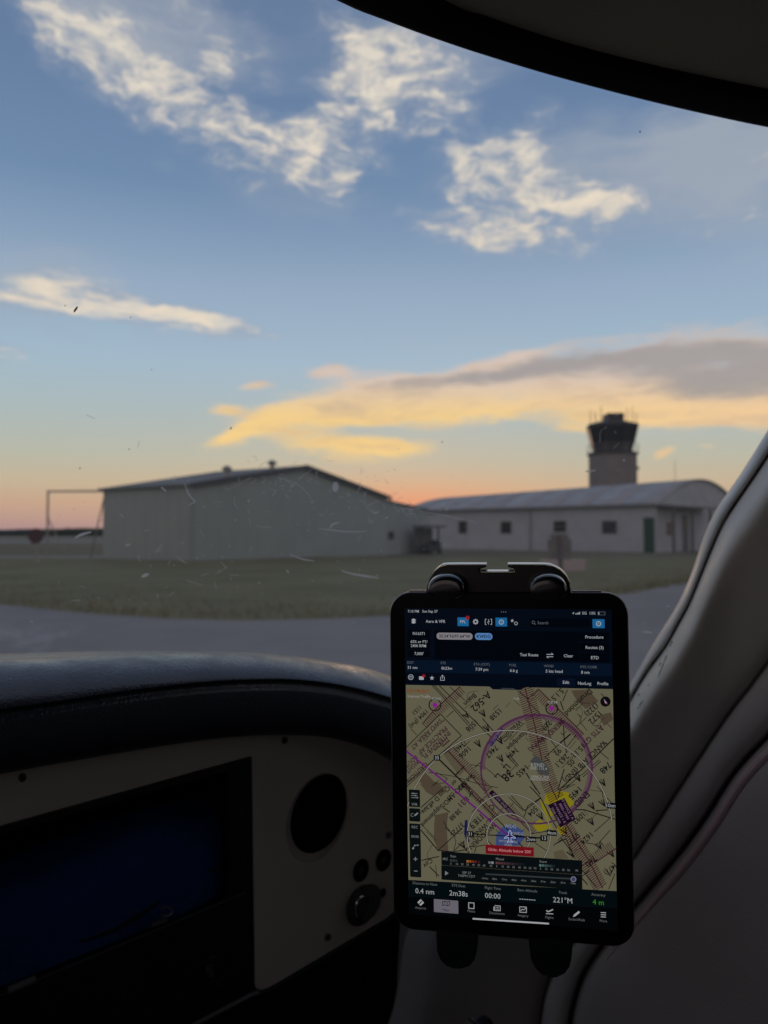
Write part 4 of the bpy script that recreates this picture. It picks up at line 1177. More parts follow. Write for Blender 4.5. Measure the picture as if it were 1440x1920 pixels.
def poly_px(ly, pts_):
    P = [TL(*S(x, y), ly.z * 4e-5) for x, y in pts_]
    ly.mb.add(P, [tuple(t_) for t_ in tessellate_polygon([P])])


def line_px(ly, pts_, wpx):
    Q = [Vector(S(x, y)) for x, y in pts_]
    hw = wpx * 3.02e-4 / 2
    for a_, b_ in zip(Q, Q[1:]):
        d = b_ - a_
        if d.length < 1e-7: continue
        d.normalize(); n = Vector((-d.y, d.x)) * hw
        a2, b2 = a_ - d * hw * .4, b_ + d * hw * .4
        ly.mb.add([TL(*(a2 - n), ly.z * 4e-5), TL(*(b2 - n), ly.z * 4e-5), TL(*(b2 + n), ly.z * 4e-5), TL(*(a2 + n), ly.z * 4e-5)], [(0, 1, 2, 3)])


def arc_px(ly, cx_, cy_, r_, wpx, a0=0, a1=360, sq=1.0, n=56, dash=None):
    P = []
    for k in range(n + 1):
        a_ = rad(a0 + (a1 - a0) * k / n)
        P.append((cx_ + r_ * math.cos(a_), cy_ + r_ * sq * math.sin(a_)))
    if dash:
        for k in range(0, n, dash): line_px(ly, P[k:k + max(2, dash * 2 // 3 + 1)], wpx)
    else: line_px(ly, P, wpx)


def disc_px(ly, cx_, cy_, r_, n=20): poly_px(ly, [(cx_ + r_ * math.cos(2 * math.pi * k / n), cy_ + r_ * math.sin(2 * math.pi * k / n)) for k in range(n)])


def rect(ly, cx_, cy_, w_, h_, r_=0):
    """panel lying square on the screen, centre and size in the photograph's pixels"""
    x, y = S(cx_, cy_); k = 3.02e-4
    pts_ = rrect(w_ * k, h_ * k, max(r_ * k, 1e-6), 4 if r_ else 1, x, y)
    P = [TL(a_, b_, ly.z * 4e-5) for a_, b_ in pts_]
    ly.mb.add(P, [tuple(range(len(P)))])


TEXT = []
def text(ly, s_, px, py, cap, align='C', dir_=None, bold=0.0):
    x, y = S(px, py); ang = 0.0
    if dir_:
        x2, y2 = S(px + dir_[0], py + dir_[1]); ang = math.atan2(y2 - y, x2 - x)
    TEXT.append((ly, s_, x, y, cap * 3.02e-4 / .665, align, ang, bold))


# colours as the dimmed screen shows them
WHITE, DIM, NAVY, BAR = (152, 155, 160), (86, 92, 100), (3, 9, 20), (4, 11, 14)
screen_l = L('display', (2, 5, 11), 1)
rect(screen_l, 0, 0, 1, 1) if False else None
x0_, y0_ = S(759.5, 1139); x1_, y1_ = S(1151, 1733)
P = [TL(a_, b_, 4e-5) for a_, b_ in rrect(.1166, .1768, .0052, 6)]
screen_l.mb.add(P, [tuple(range(len(P)))])

# --- chart
MAPC = (93, 90, 71)
sheet = L('chart_sheet', MAPC, 2)
poly_px(sheet, [(760, 1281), (1149, 1290), (1156, 1672), (766, 1651)])
tint = L('terrain_tint', (72, 62, 50), 3)
c1 = lambda *p_: [(750 + x / 6.857, 1280 + y / 6.857) for x, y in p_]
cb = lambda *p_: [(950 + x / 6.857, 1280 + y / 6.857) for x, y in p_]
cc_ = lambda *p_: [(750 + x / 6.857, 1470 + y / 6.857) for x, y in p_]
cd = lambda *p_: [(950 + x / 6.857, 1470 + y / 6.857) for x, y in p_]
poly_px(tint, c1((240, 1240), (330, 1160), (440, 1270), (540, 1330), (560, 1400), (430, 1450), (330, 1400)))
poly_px(tint, cc_((450, 400), (620, 360), (600, 560), (620, 860), (500, 860), (435, 720), (440, 520)))
poly_px(tint, cc_((260, 0), (520, 0), (560, 60), (420, 150), (350, 110)))
poly_px(tint, cb((830, 100), (1050, 90), (1180, 240), (1020, 340), (900, 230)))
poly_px(tint, cb((1180, 420), (1340, 380), (1370, 470), (1250, 560)))
pale = L('relief_tint', (80, 74, 58), 3)
poly_px(pale, cd((600, 870), (720, 840), (800, 960), (620, 960)))
poly_px(pale, c1((540, 900), (640, 880), (860, 1110), (760, 1200)))
mag_t = L('airspace_tint', (88, 72, 74), 4)
for a0 in range(0, 360, 12): pass
yel = L('city_tint', (122, 112, 20), 5)
poly_px(yel, cd((500, 120), (700, 90), (800, 110), (830, 190), (900, 290), (800, 350), (720, 330), (560, 420), (540, 260), (480, 250)))
poly_px(yel, cd((340, 520), (430, 450), (520, 530), (560, 560), (440, 610), (370, 590)))
poly_px(yel, cd((430, 180), (480, 250), (540, 430), (600, 600), (530, 540), (470, 380)))
poly_px(yel, cd((640, 540), (760, 550), (790, 640), (680, 650)))
blu = L('airport_tint', (52, 66, 110), 6)
poly_px(blu, cc_((1240, 640), (1330, 540), (1440, 510), (1580, 600), (1600, 690), (1530, 790), (1400, 790), (1230, 800)))

ink_l = L('chart_lines', (18, 16, 18), 7)
brn = L('chart_magenta_lines', (54, 18, 30), 8)
mag = L('route_line', (92, 18, 100), 10)
blk = (24, 22, 24)


def hatch(ly, p0, p1, wpx, step, lw, side=1, skew=0.0):
    p0, p1 = Vector(p0), Vector(p1); d = (p1 - p0); n_ = int(d.length / step); d.normalize()
    nn = Vector((-d.y, d.x)) * side
    for k in range(n_ + 1):
        q = p0 + d * step * k; e_ = q + nn * wpx + d * skew
        line_px(ly, [q, e_], lw)


# special-use airspace edges: a heavy line with teeth
for (p0, p1, wd, sd_, lw) in ((c1((420, 370))[0], c1((770, 50))[0], 15, 1, 1.3), (c1((290, 525))[0], c1((420, 370))[0], 13, 1, 1.3), (c1((610, 870))[0], c1((1100, 1400))[0], 14, -1, 1.3), (c1((550, 820))[0], c1((640, 740))[0], 9, -1, 1.2),
                              (cb((420, 90))[0], cb((990, 660))[0], 16, 1, 1.3), (cd((1130, 1010))[0], cd((1400, 830))[0], 17, -1, 1.2), (cd((0, 300))[0], cd((330, 640))[0], 11, -1, 1.1)):
    line_px(brn, [p0, p1], 1.8); hatch(brn, p0, p1, wd, 4.0, lw, sd_)
spine = [(983, 1285), (1004, 1365), (1017, 1430), (1033, 1475), (1045, 1500)]
for a_, b_ in zip(spine, spine[1:]):
    line_px(brn, [a_, b_], 1.8); hatch(brn, a_, b_, 15, 4.0, 1.35, 1, 1.5); hatch(brn, a_, b_, 15, 4.0, 1.35, -1, -1.5)
spine = [(1058, 1540), (1080, 1575), (1105, 1615), (1130, 1665)]
for a_, b_ in zip(spine, spine[1:]):
    line_px(brn, [a_, b_], 2.0); hatch(brn, a_, b_, 17, 4.0, 1.4, 1, 2); hatch(brn, a_, b_, 10, 4.0, 1.4, -1, -2)
spine = [(870, 1465), (900, 1495), (935, 1530)]
for a_, b_ in zip(spine, spine[1:]):
    line_px(brn, [a_, b_], 1.6); hatch(brn, a_, b_, 10, 3.8, 1.4, 1, 0)
# the pink ring of the controlled airspace
ringl = L('airspace_ring', (72, 38, 68), 8)
arc_px(ringl, 1006, 1442, 104, 4.2, -180, 60, .98, 60, dash=None); arc_px(L('airspace_ring_glow', (84, 68, 72), 7), 1006, 1442, 100, 7, -180, 60, .98, 60)
arc_px(ringl, 1006, 1442, 104, 3.2, 60, 180, .98, 40)
# roads, railways, power lines
for pts_, lw in ((c1((400, 20), (560, 190), (870, 540)), 1.0), (c1((430, 20), (590, 190), (890, 520)), 1.0), (c1((510, 40), (1190, 720)), 1.2), (c1((80, 830), (520, 400), (790, 680), (80, 1300)), 1.1), (c1((600, 440), (690, 360)), .9), (c1((140, 590), (215, 670)), .9), (c1((640, 50), (830, 220)), .9),
                 (c1((520, 1000), (900, 1371)), 2.0), (c1((80, 1340), (450, 1000), (640, 830)), .9), (c1((370, 1150), (680, 1200), (980, 1290), (1260, 1350)), .8), (c1((1060, 460), (1200, 620)), 1.2), (c1((1340, 760), (1440, 670)), 1.0), (c1((900, 1050), (1080, 1080), (1150, 1130), (1250, 1220)), .8),
                 (c1((960, 1090), (1050, 1010)), .9), (c1((460, 1150), (610, 1230), (560, 1290), (470, 1290)), .8), (cb((0, 700), (230, 520)), .8), (cb((260, 230), (500, 470), (580, 760), (640, 830)), .9), (cb((160, 110), (270, 210), (410, 80)), 1.1), (cb((500, 950), (820, 660)), 1.0), (cb((730, 540), (740, 740), (770, 900)), 1.2),
                 (cb((680, 780), (820, 660)), 1.8), (cb((660, 1371), (740, 1110)), 1.2), (cb((720, 240), (780, 90)), 1.0), (cb((690, 240), (730, 350)), 1.3), (cb((910, 400), (960, 440), (940, 500), (1030, 610)), .8), (cb((900, 560), (1030, 440)), .8), (cb((1100, 540), (1200, 560), (1250, 610)), .8), (cb((680, 1371), (1100, 990), (1371, 720)), 1.4),
                 (cb((970, 1180), (1190, 990)), .9), (cb((740, 1371), (960, 1180)), .9), (cb((980, 1210), (1210, 1010)), .9), (cb((1190, 880), (1310, 980)), .9), (cb((30, 970), (140, 1080)), 1.0), (cb((40, 930), (150, 1060)), 1.0), (cb((250, 1160), (380, 1371)), 1.5),
                 (cc_((800, 0), (1440, 640)), 1.3), (cc_((270, 590), (490, 850)), 1.4), (cc_((500, 840), (800, 570)), 1.0), (cc_((480, 850), (680, 870), (860, 840)), 1.2), (cc_((690, 860), (830, 730)), .9), (cc_((270, 300), (590, 20)), 1.1), (cc_((270, 510), (440, 680)), .8), (cc_((960, 880), (980, 800), (1100, 780)), 1.0), (cc_((280, 980), (400, 950), (500, 930)), 1.2),
                 (cc_((380, 1060), (500, 1180)), 1.3), (cc_((460, 1040), (470, 1200)), .8), (cc_((560, 480), (640, 610)), .9), (cc_((570, 310), (640, 360)), 1.3), (cc_((700, 680), (720, 740), (690, 860)), .8), (cc_((1020, 230), (1100, 160), (1150, 130)), .9),
                 (cd((60, 150), (230, 340), (440, 180)), 1.1), (cd((30, 170), (210, 340)), .9), (cd((0, 640), (250, 680), (430, 690)), 1.8), (cd((100, 700), (210, 810)), 1.4), (cd((210, 460), (270, 280), (430, 180)), 1.0), (cd((300, 30), (440, 180), (560, 420), (640, 560)), 1.3), (cd((680, 60), (820, 0)), 1.0), (cd((700, 80), (880, 0)), .8), (cd((340, 0), (430, 130)), 1.3),
                 (cd((660, 180), (690, 60)), 1.2), (cd((830, 325), (1000, 330), (1390, 450)), 1.4), (cd((1140, 340), (1300, 330)), 1.3), (cd((1130, 610), (1380, 390)), .9), (cd((1190, 750), (1330, 590)), .9), (cd((1160, 30), (1230, 100), (1240, 180)), .9), (cd((620, 770), (760, 700), (880, 960)), 1.2), (cd((700, 690), (830, 860)), 1.3), (cd((600, 790), (720, 700)), .9),
                 (cd((300, 640), (540, 600)), 1.0), (cd((950, 1080), (1150, 1320)), 1.2), (cd((960, 1190), (1060, 1110)), 1.0), (cd((1260, 1080), (1330, 1180), (1390, 1040)), 1.0), (cd((1310, 1350), (1390, 1150)), .9), (cd((370, 760), (520, 860)), .9), (cd((1200, 730), (1250, 800)), .9), (cd((950, 1190), (1040, 1290)), 1.3)):
    line_px(ink_l, pts_, lw * 1.45)
for x, y in c1((800, 1100), (740, 1160)): line_px(ink_l, [(x - 3, y + 3), (x + 4, y - 4)], 2.4)
for k in range(60):
    x, y = rnd.uniform(792, 1140), rnd.uniform(1300, 1590); a_ = rnd.choice((rad(136), rad(46), rad(44), rad(130), rad(10))) + rnd.uniform(-.06, .06); l_ = rnd.uniform(8, 34)
    line_px(ink_l, [(x, y), (x + l_ * math.cos(a_), y + l_ * math.sin(a_))], rnd.choice((.8, 1.0, 1.3)))
# contour squiggles
for (x, y, n, st) in ((870, 1330, 12, 5), (1085, 1345, 12, 4), (905, 1480, 10, 4), (1120, 1520, 12, 4), (800, 1610, 10, 4), (1000, 1310, 8, 4), (850, 1560, 10, 4), (1090, 1590, 9, 4)):
    q = [(x, y)]; a_ = rnd.uniform(0, 6)
    for k in range(n):
        a_ += rnd.uniform(-.9, .9); q.append((q[-1][0] + st * math.cos(a_), q[-1][1] + st * math.sin(a_)))
    line_px(ink_l, q, .7)
# numerals and names printed on the chart, seen upside down because the chart turns with the track
ctext = L('chart_lettering', (20, 18, 20), 9)
mtext = L('chart_magenta_lettering', (50, 22, 36), 9)
D = (-.72, .69)
for s_, p_, cap, ly in (('Bison', c1((900, 215))[0], 8.5, ctext), ('A-562', c1((1040, 240))[0], 12, ctext), ('562A', c1((965, 310))[0], 11, ctext) if False else ('A', c1((850, 415))[0], 11, ctext), ('1538', c1((1230, 400))[0], 9, ctext), ('1508', c1((925, 545))[0], 9, ctext), ('1151', c1((215, 350))[0], 7.5, ctext), ('1904 (Pvt)', c1((240, 460))[0], 7.5, ctext),
                        ('"SWO AREA AT', c1((350, 650))[0], 8, mtext), ('PRACTICE AP', c1((420, 740))[0], 8, mtext), ('INTENSIVE FL', c1((465, 800))[0], 8, mtext), ('ROUTE', c1((130, 1020))[0], 7, mtext), ('RIGHT', c1((160, 1080))[0], 7, mtext), ('CAUTION', c1((220, 1150))[0], 7.5, mtext), ('(346)', c1((775, 815))[0], 8, ctext), ('1606', c1((835, 890))[0], 9, ctext), ('See NO', c1((850, 1270))[0], 8, ctext), ('or', c1((695, 1285))[0], 8, ctext), ('7467', c1((1180, 880))[0], 9, ctext), ('1494', c1((1440, 900))[0], 8.5, ctext),
                        ('38', c1((1380, 1190))[0], 14, ctext), ('Waukomis', c1((1420, 620))[0], 8, ctext), ('Standpipe', cb((130, 740))[0], 8, ctext), ('220', cb((515, 545))[0], 8.5, ctext), ('MERIDIAN', cb((570, 630))[0], 8.5, mtext), ('96 (Pvt)', cb((385, 780))[0], 8, mtext), ('Drummond', cb((920, 250))[0], 9, ctext), ('5.1.5', cb((650, 150))[0], 9, ctext), ('(322)', cb((1090, 345))[0], 9, ctext), ('1572', cb((1140, 440))[0], 9.5, ctext), ('VANCE AFB (END)', cb((1000, 1010))[0], 8.5, ctext), ('ATIS GTI', cb((1100, 680))[0], 8.5, mtext), ('SELETS', cb((880, 600))[0], 8.5, mtext) if False else ('S', cb((715, 480))[0], 9, mtext), ('115.12 15.4', cb((870, 870))[0], 8, ctext) if False else ('15.12', cb((920, 870))[0], 9, ctext), ('263.1', cb((705, 1000))[0], 9, ctext), ('92', cb((650, 885))[0], 9, ctext), ('.05', cb((830, 1020))[0], 9, ctext), ('1455', cb((200, 1130))[0], 9, ctext), ('1495', cd((880, 110))[0], 9.5, ctext), ('ENID', cd((960, 190))[0], 10, ctext), ('748', cb((1270, 1090))[0], 10, ctext),
                        ('1624', cd((1030, 690))[0], 9, ctext), ('1093', cd((930, 430))[0], 9, ctext), ('760', cd((1080, 990))[0], 10, ctext), ('(477)', cd((1330, 1090))[0], 8, ctext), ('1504', cd((350, 330))[0], 9, ctext), ('V77', cd((860, 680))[0], 9, ctext), ('Class D eff hrs', cc_((460, 200))[0], 8, ctext), ('AMO/Supplement', cc_((490, 330))[0], 8, ctext), ('31', cc_((790, 250))[0], 10, mtext), ('38.88', cc_((710, 390))[0], 8, ctext), ('37725', cc_((735, 580))[0], 8.5, ctext), ('118.9', cc_((985, 470))[0], 10, ctext), ('NL-WINDS', cc_((1060, 560))[0], 8, ctext), ('WOODRING', cc_((1030, 690))[0], 8.5, ctext), ('C', cc_((1180, 290))[0], 9, ctext), ('NO', cc_((760, 60))[0], 9, ctext), ('Cov', cc_((360, 1010))[0], 8, ctext), ('or B/', cc_((880, 160))[0], 8, ctext)):
    text(ly, s_, p_[0], p_[1], cap * 1.06, 'C', D, .016)
for p_ in (c1((1060, 400))[0], c1((1280, 750))[0], c1((1000, 790))[0], c1((1290, 980))[0], cb((910, 1230))[0], cb((1230, 1290))[0], cd((430, 420))[0], cd((1090, 290))[0], cd((1080, 490))[0], cd((1180, 800))[0], cd((820, 900))[0], cd((1230, 250))[0], c1((1110, 590))[0], cc_((800, 790))[0], cd((740, 610))[0], cd((1340, 900))[0]):
    # wind-turbine and tower marks
    x, y = p_
    line_px(ink_l, [(x - 7, y - 4), (x + 5, y + 5), (x + 2, y - 8)], 2.2)
    line_px(ink_l, [(x + 5, y + 5), (x - 3, y - 7)], 1.5)
    disc_px(ink_l, x - 3, y - 1, 1.2, 8)
for (x, y) in ((1380, 1080), (1270, 1200)):
    a_, b_ = c1((x, y))[0]
    line_px(ink_l, [(a_ - 8, b_ + 2), (a_ - 2, b_ - 5), (a_ + 6, b_ + 2)], 2)
# magenta route
line_px(mag, [(762, 1408), (830, 1462), (957, 1570)], 3.2)
line_px(mag, c1((80, 870), (330, 1080)), 2.6)
# dark boxes
boxl = L('chart_boxes', (26, 8, 28), 11)
poly_px(boxl, cd((530, 265), (740, 175), (890, 450), (690, 555)))
poly_px(boxl, cc_((1140, 110), (1190, 70), (1500, 390), (1440, 410)))
blub = L('chart_blue_boxes', (22, 22, 66), 11)
poly_px(blub, c1((1140, 780), (1240, 670), (1310, 580), (1330, 610), (1260, 700), (1180, 820)))
poly_px(blub, cc_((835, 460), (870, 460), (865, 650), (900, 740), (860, 740), (825, 640)))
btext = L('box_lettering', (116, 96, 116), 12)
for s_, p_ in (('M VANCE 1 A', cd((780, 320))[0]), ('8000-17999', cd((735, 350))[0]), ('M VANCE 1 B', cd((680, 370))[0]), ('7000-17999', cd((630, 400))[0])): text(btext, s_, p_[0], p_[1], 4.6, 'C', (.47, .88))
text(btext, 'EX DX GND-5000', *cc_((1320, 250))[0], 4.4, 'C', (.69, .72)); text(btext, 'D GND-3800', *c1((1230, 700))[0], 4.2, 'C', (.58, -.8))
# diamond of the military field
dia = L('field_diamond', (58, 62, 62), 9)
poly_px(dia, cb((370, 930), (480, 1020), (560, 1130), (530, 1180), (555, 1205), (420, 1160), (300, 1010)))
# airport symbols
for (x, y) in (c1((450, 285))[0], cb((580, 330))[0]):
    arc_px(ink_l, x, y, 11, 2.2, n=28); d_ = L('airport_dot', (122, 30, 126), 9); disc_px(d_, x, y, 4.6)
sym = L('white_map_lines', (138, 136, 126), 13)
arc_px(sym, 1006, 1490, 150, 1.2, -180, 10, .81, 70) if False else None
ou = L('ring_outlines', (34, 32, 30), 12)
arc_px(ou, 953, 1565, 196, 3.0, 196, 352, 1.0, 70); arc_px(ou, 954, 1566, 78, 2.8, 150, 395, 1.0, 60); arc_px(ou, 954, 1566, 41, 2.8, 120, 420, 1.0, 50)
arc_px(sym, 953, 1565, 196, 1.4, 196, 352, 1.0, 70)
arc_px(sym, 954, 1566, 78, 1.3, 150, 395, 1.0, 60)
arc_px(sym, 954, 1566, 41, 1.3, 120, 420, 1.0, 50)
ln2 = L('heading_line', (14, 14, 16), 12); line_px(ln2, [(888, 1563), (1010, 1571)], 2.0)
# own-ship outline
pl = [(956, 1556), (958, 1559), (958.5, 1565), (966, 1569.5), (966, 1571.5), (958.5, 1569.5), (958, 1575), (961, 1577.5), (961, 1579), (956, 1577.6), (951, 1579), (951, 1577.5), (954, 1575), (953.5, 1569.5), (946, 1571.5), (946, 1569.5), (953.5, 1565), (954, 1559), (956, 1556)]
line_px(L('ownship', (150, 165, 205), 14), pl, 1.2)
chip = L('map_chips', (10, 10, 12), 15)
wtx = L('lettering', WHITE, 17)
for s_, x, y, w_ in (('35', 819.5, 1420.5, 12.5), ('31', 882, 1563, 12.5), ('13', 1019.5, 1571, 12.5), ('2nm', 995.5, 1573, 18), ('4nm', 1034.5, 1561, 18), ('10nm', 1146, 1510, 18)):
    rect(chip, x, y, w_, 10.5); text(wtx, s_, x, y, 6.2)
lab = L('white_map_lettering', (140, 140, 138), 16)
shd = L('map_letter_backing', (30, 30, 34), 15)
for s_, x, y, cap, ly in (('4OK0', 818, 1310, 5.0, lab), ('OK99', 1036, 1317, 5.0, lab), ('KEND', 1008, 1434, 6.5, lab), ('END 115.4', 1010, 1440.5, 4.6, lab), ('VANCE AFB', 1012, 1456, 4.4, lab), ('VANCE/ENID', 1012, 1461, 4.4, lab), ('KWDG', 970, 1562.5, 5.0, lab), ('WDG', 957, 1549, 6, lab), ('WOODRING', 953, 1577, 4.2, lab), ('ENID', 953, 1583.5, 4.2, lab), ('Internal Traffic', 786, 1305.5, 5.2, lab), ('TUR', 968, 1310, 4, lab)):
    text(ly, s_, x, y, cap, bold=.0)
text(L('timestamp_lettering', (120, 58, 22), 16), '7:00 PM EDT', 784, 1295.5, 5.6, bold=.02)
disc_px(chip, 1135, 1315, 9.6, 28)
poly_px(L('north_arrow', (150, 130, 150), 17), [(1131.5, 1309.5), (1138.5, 1318), (1134.5, 1318.2)]); poly_px(L('north_arrow_red', (120, 24, 50), 17), [(1138.5, 1318), (1134.5, 1318.2), (1139, 1321)])

# --- header panel
hd = L('header_panel', NAVY, 20)
poly_px(hd, [(759, 1127), (1148, 1131), (1149, 1291.5), (760, 1283.5)])
poly_px(hd, [(916, 1285), (985, 1286), (978, 1293), (924, 1292)])
sub = L('header_fields', (6, 14, 28), 21)
rect(sub, 868, 1238, 0, 0) if False else None
for (x, y, w_, h_) in ((785, 1188, 44, 15), (785.5, 1207, 44, 21), (786, 1225.5, 44, 13), (948, 1210, 270, 55), (1114, 1194, 54, 17), (1114.5, 1213.5, 54, 17), (1115, 1233, 54, 17), (1049, 1167.5, 108, 16)):
    rect(L('header_buttons', (1, 4, 10), 22), x, y, w_, h_, 2.5)
poly_px(L('data_row', (5, 17, 33), 21), [(761, 1236.5), (1147, 1244), (1147.5, 1267), (761, 1260)])
rect(L('edit_tab', (6, 15, 31), 22), 1061, 1278.5, 33, 14)
blue = L('blue_buttons', (24, 92, 140), 22)
for x, y in ((868.5, 1165.5), (940, 1166), (1122, 1169)): rect(blue, x, y, 21.5, 16.5, 1)
pill = L('waypoint_pill', (122, 118, 124), 23); rect(pill, 852.5, 1192.5, 69, 13, 6)
rect(L('destination_pill', (78, 120, 172), 23), 907, 1193, 33, 13, 6)
dtx = L('dark_lettering', (14, 18, 30), 25)
wt2 = L('header_lettering', WHITE, 25)
dm2 = L('dim_lettering', DIM, 25)
text(dtx, '35.54°N/97.64°W', 852.5, 1192.8, 5.6, bold=.015); text(dtx, 'KWDG', 907, 1193.2, 5.8, bold=.02)
for s_, x, y, cap, al in (('7:15 PM', 765, 1146, 4.6, 'L'), ('Sun Sep 27', 792, 1146, 4.6, 'L'), ('5G  13%', 1091, 1149.5, 4.8, 'L'), ('Aero & VFR', 817, 1165, 5.2, 'C'), ('FPL', 868, 1165.5, 5.2, 'C'), ('N16371', 786, 1187.7, 5.2, 'C'), ('65% or FT/', 786, 1203, 5.0, 'C'), ('2400 RPM', 785, 1210.7, 5.0, 'C'), ("7,000'", 786, 1225.3, 5.2, 'C'), ('Taxi Route', 992, 1227.5, 5.2, 'C'), ('Clear', 1065.5, 1229.5, 5.2, 'C'), ('Procedure', 1114, 1194.3, 5.3, 'C'), ('Routes (3)', 1114.5, 1213.8, 5.3, 'C'), ('ETD', 1115, 1233, 5.4, 'C'),
                          ('51 nm', 774, 1251.3, 5.2, 'C'), ('0h23m', 838, 1252.7, 5.2, 'C'), ('7:39 pm', 903.7, 1254.8, 5.2, 'C'), ('6.6 g', 963.3, 1256.8, 5.2, 'C'), ('5 kts head', 1039, 1258.3, 5.2, 'C'), ('8 nm', 1097.3, 1260.3, 5.2, 'C'), ('Edit', 1061, 1279, 5.3, 'C'), ('NavLog', 1095.5, 1280.8, 5.3, 'C'), ('Profile', 1130, 1281.5, 5.3, 'C')):
    text(wt2, s_, x, y, cap, al, bold=.008)
for s_, x, y in (('DIST', 770, 1242), ('ETE', 831.5, 1242.8), ('ETA (CDT)', 903.5, 1245.3), ('FUEL', 961.7, 1246.8), ('WIND', 1029, 1248.4), ('RTE CORR', 1103.5, 1250.4)): text(dm2, s_, x, y, 4.4)
text(dm2, 'Search', 1018, 1167.6, 5.2)
arc_px(dm2, 1000, 1166.5, 2.6, .9, n=14); line_px(dm2, [(1002, 1168.5), (1004.2, 1170.8)], 1)
for k in (-4, 0, 4): disc_px(dm2, 944.5 + k, 1147, 1.1, 8)
# small icons
for k, y in ((0, 1161.5), (1, 1164.2), (2, 1166.9)): poly_px(wt2, [(771.5, y), (776, y - 2.2), (780.5, y), (776, y + 2.2)])
disc_px(L('alert_badges', (140, 26, 32), 26), 877, 1157.8, 3.8, 16); disc_px(L('alert_badges', (140, 26, 32), 26), 795, 1266.7, 3.0, 14)
arc_px(wt2, 892, 1165.3, 3.2, 2.0, n=18)
for k in range(8):
    a_ = rad(45 * k); line_px(wt2, [(892 + 3.5 * math.cos(a_), 1165.3 + 3.5 * math.sin(a_)), (892 + 5.0 * math.cos(a_), 1165.3 + 5.0 * math.sin(a_))], 1.4)
for x, s1 in ((910, 1), (922, -1)): line_px(wt2, [(x + 2 * s1, 1160.5), (x, 1160.5), (x, 1170.5), (x + 2 * s1, 1170.5)], 1.1)
line_px(wt2, [(916, 1161), (916, 1164)], 1); line_px(wt2, [(914, 1167), (918, 1164)], 1); line_px(wt2, [(916, 1167), (916, 1170)], 1)
for x, y in ((940, 1166), (1122, 1169)): arc_px(wt2, x, y, 4.0, 1.5, n=22); disc_px(wt2, x, y, 1.0, 8)


def star(ly, x, y, r_):
    poly_px(ly, [(x + (r_ if k % 2 == 0 else r_ * .42) * math.sin(math.pi * k / 5), y - (r_ if k % 2 == 0 else r_ * .42) * math.cos(math.pi * k / 5)) for k in range(10)])
star(wt2, 960.5, 1163.5, 3.6); arc_px(wt2, 967.5, 1168.5, 2.8, 1, n=14)
star(wt2, 810.3, 1270.7, 4.6)
arc_px(wt2, 770.7, 1269, 4.6, 1.1, n=18); line_px(wt2, [(768, 1267.5), (773.5, 1267.5)], 1); line_px(wt2, [(768, 1270.5), (773.5, 1270.5)], 1)
rect(wt2, 790.5, 1270.8, 9, 6.5, 1)
line_px(wt2, [(827.5, 1269), (826.5, 1269), (826.5, 1275), (833.5, 1275), (833.5, 1269), (832.5, 1269)], 1); line_px(wt2, [(830, 1272), (830, 1265.5)], 1); line_px(wt2, [(828, 1267.5), (830, 1265.2), (832, 1267.5)], 1)
for y, s1 in ((1226.5, 1), (1230.8, -1)): line_px(wt2, [(1031 - 6 * s1, y), (1031 + 6 * s1, y), (1031 + 3 * s1, y - 2.2 * s1)], 1.2)
poly_px(wt2, [(1072.5, 1149.8), (1076.5, 1147), (1075.2, 1152), (1074.4, 1150.3)])
for k in range(4): line_px(wt2, [(1079.5 + 2.4 * k, 1151.5), (1079.5 + 2.4 * k, 1150 - .9 * k)], 1.4)
line_px(wt2, [(1122.5, 1147.5), (1122.5, 1152.2)], 1.4)
line_px(dm2, [(1121, 1147), (1134, 1147.2), (1134, 1152.6), (1121, 1152.4), (1121, 1147)], .7)
line_px(L('panel_handle', (50, 56, 70), 26), [(940, 1290), (964, 1290.6)], 1.6)

# --- left tool column
tl = L('tool_buttons', (9, 14, 16), 20)
for x, y, h_ in ((777.5, 1496, 33), (778, 1527, 25), (778.3, 1560, 34), (779.3, 1607, 74)): rect(tl, x, y, 21.5, h_, 2)
ug = L('tool_lettering', (112, 116, 116), 22)
text(ug, 'VFR', 777.5, 1507.5, 4.8); text(ug, 'REC', 778, 1550, 4.8); text(ug, '00:00', 778.4, 1567.5, 4.6)
for k in (-4, 0, 4): line_px(ug, [(771.5, 1490.5 + k), (783, 1490.8 + k)], 1.0); disc_px(ug, 775 + (k + 4), 1490.6 + k, 1.5, 8)
line_px(ug, [(778, 1528), (783.5, 1523.5)], 3.0); arc_px(ug, 774, 1527, 3, .8, 60, 300, n=12)
line_px(ug, [(775, 1589), (778, 1584), (784, 1583.5)], 1.1); disc_px(ug, 775, 1589.5, 2, 10); disc_px(ug, 778.3, 1584, 1.4, 8); disc_px(ug, 784, 1583.5, 1.4, 8)
line_px(ug, [(776, 1609.3), (783, 1609.6)], 1.5); line_px(ug, [(779.5, 1606), (779.4, 1613)], 1.5); line_px(ug, [(777, 1631.8), (783, 1632.1)], 1.6)

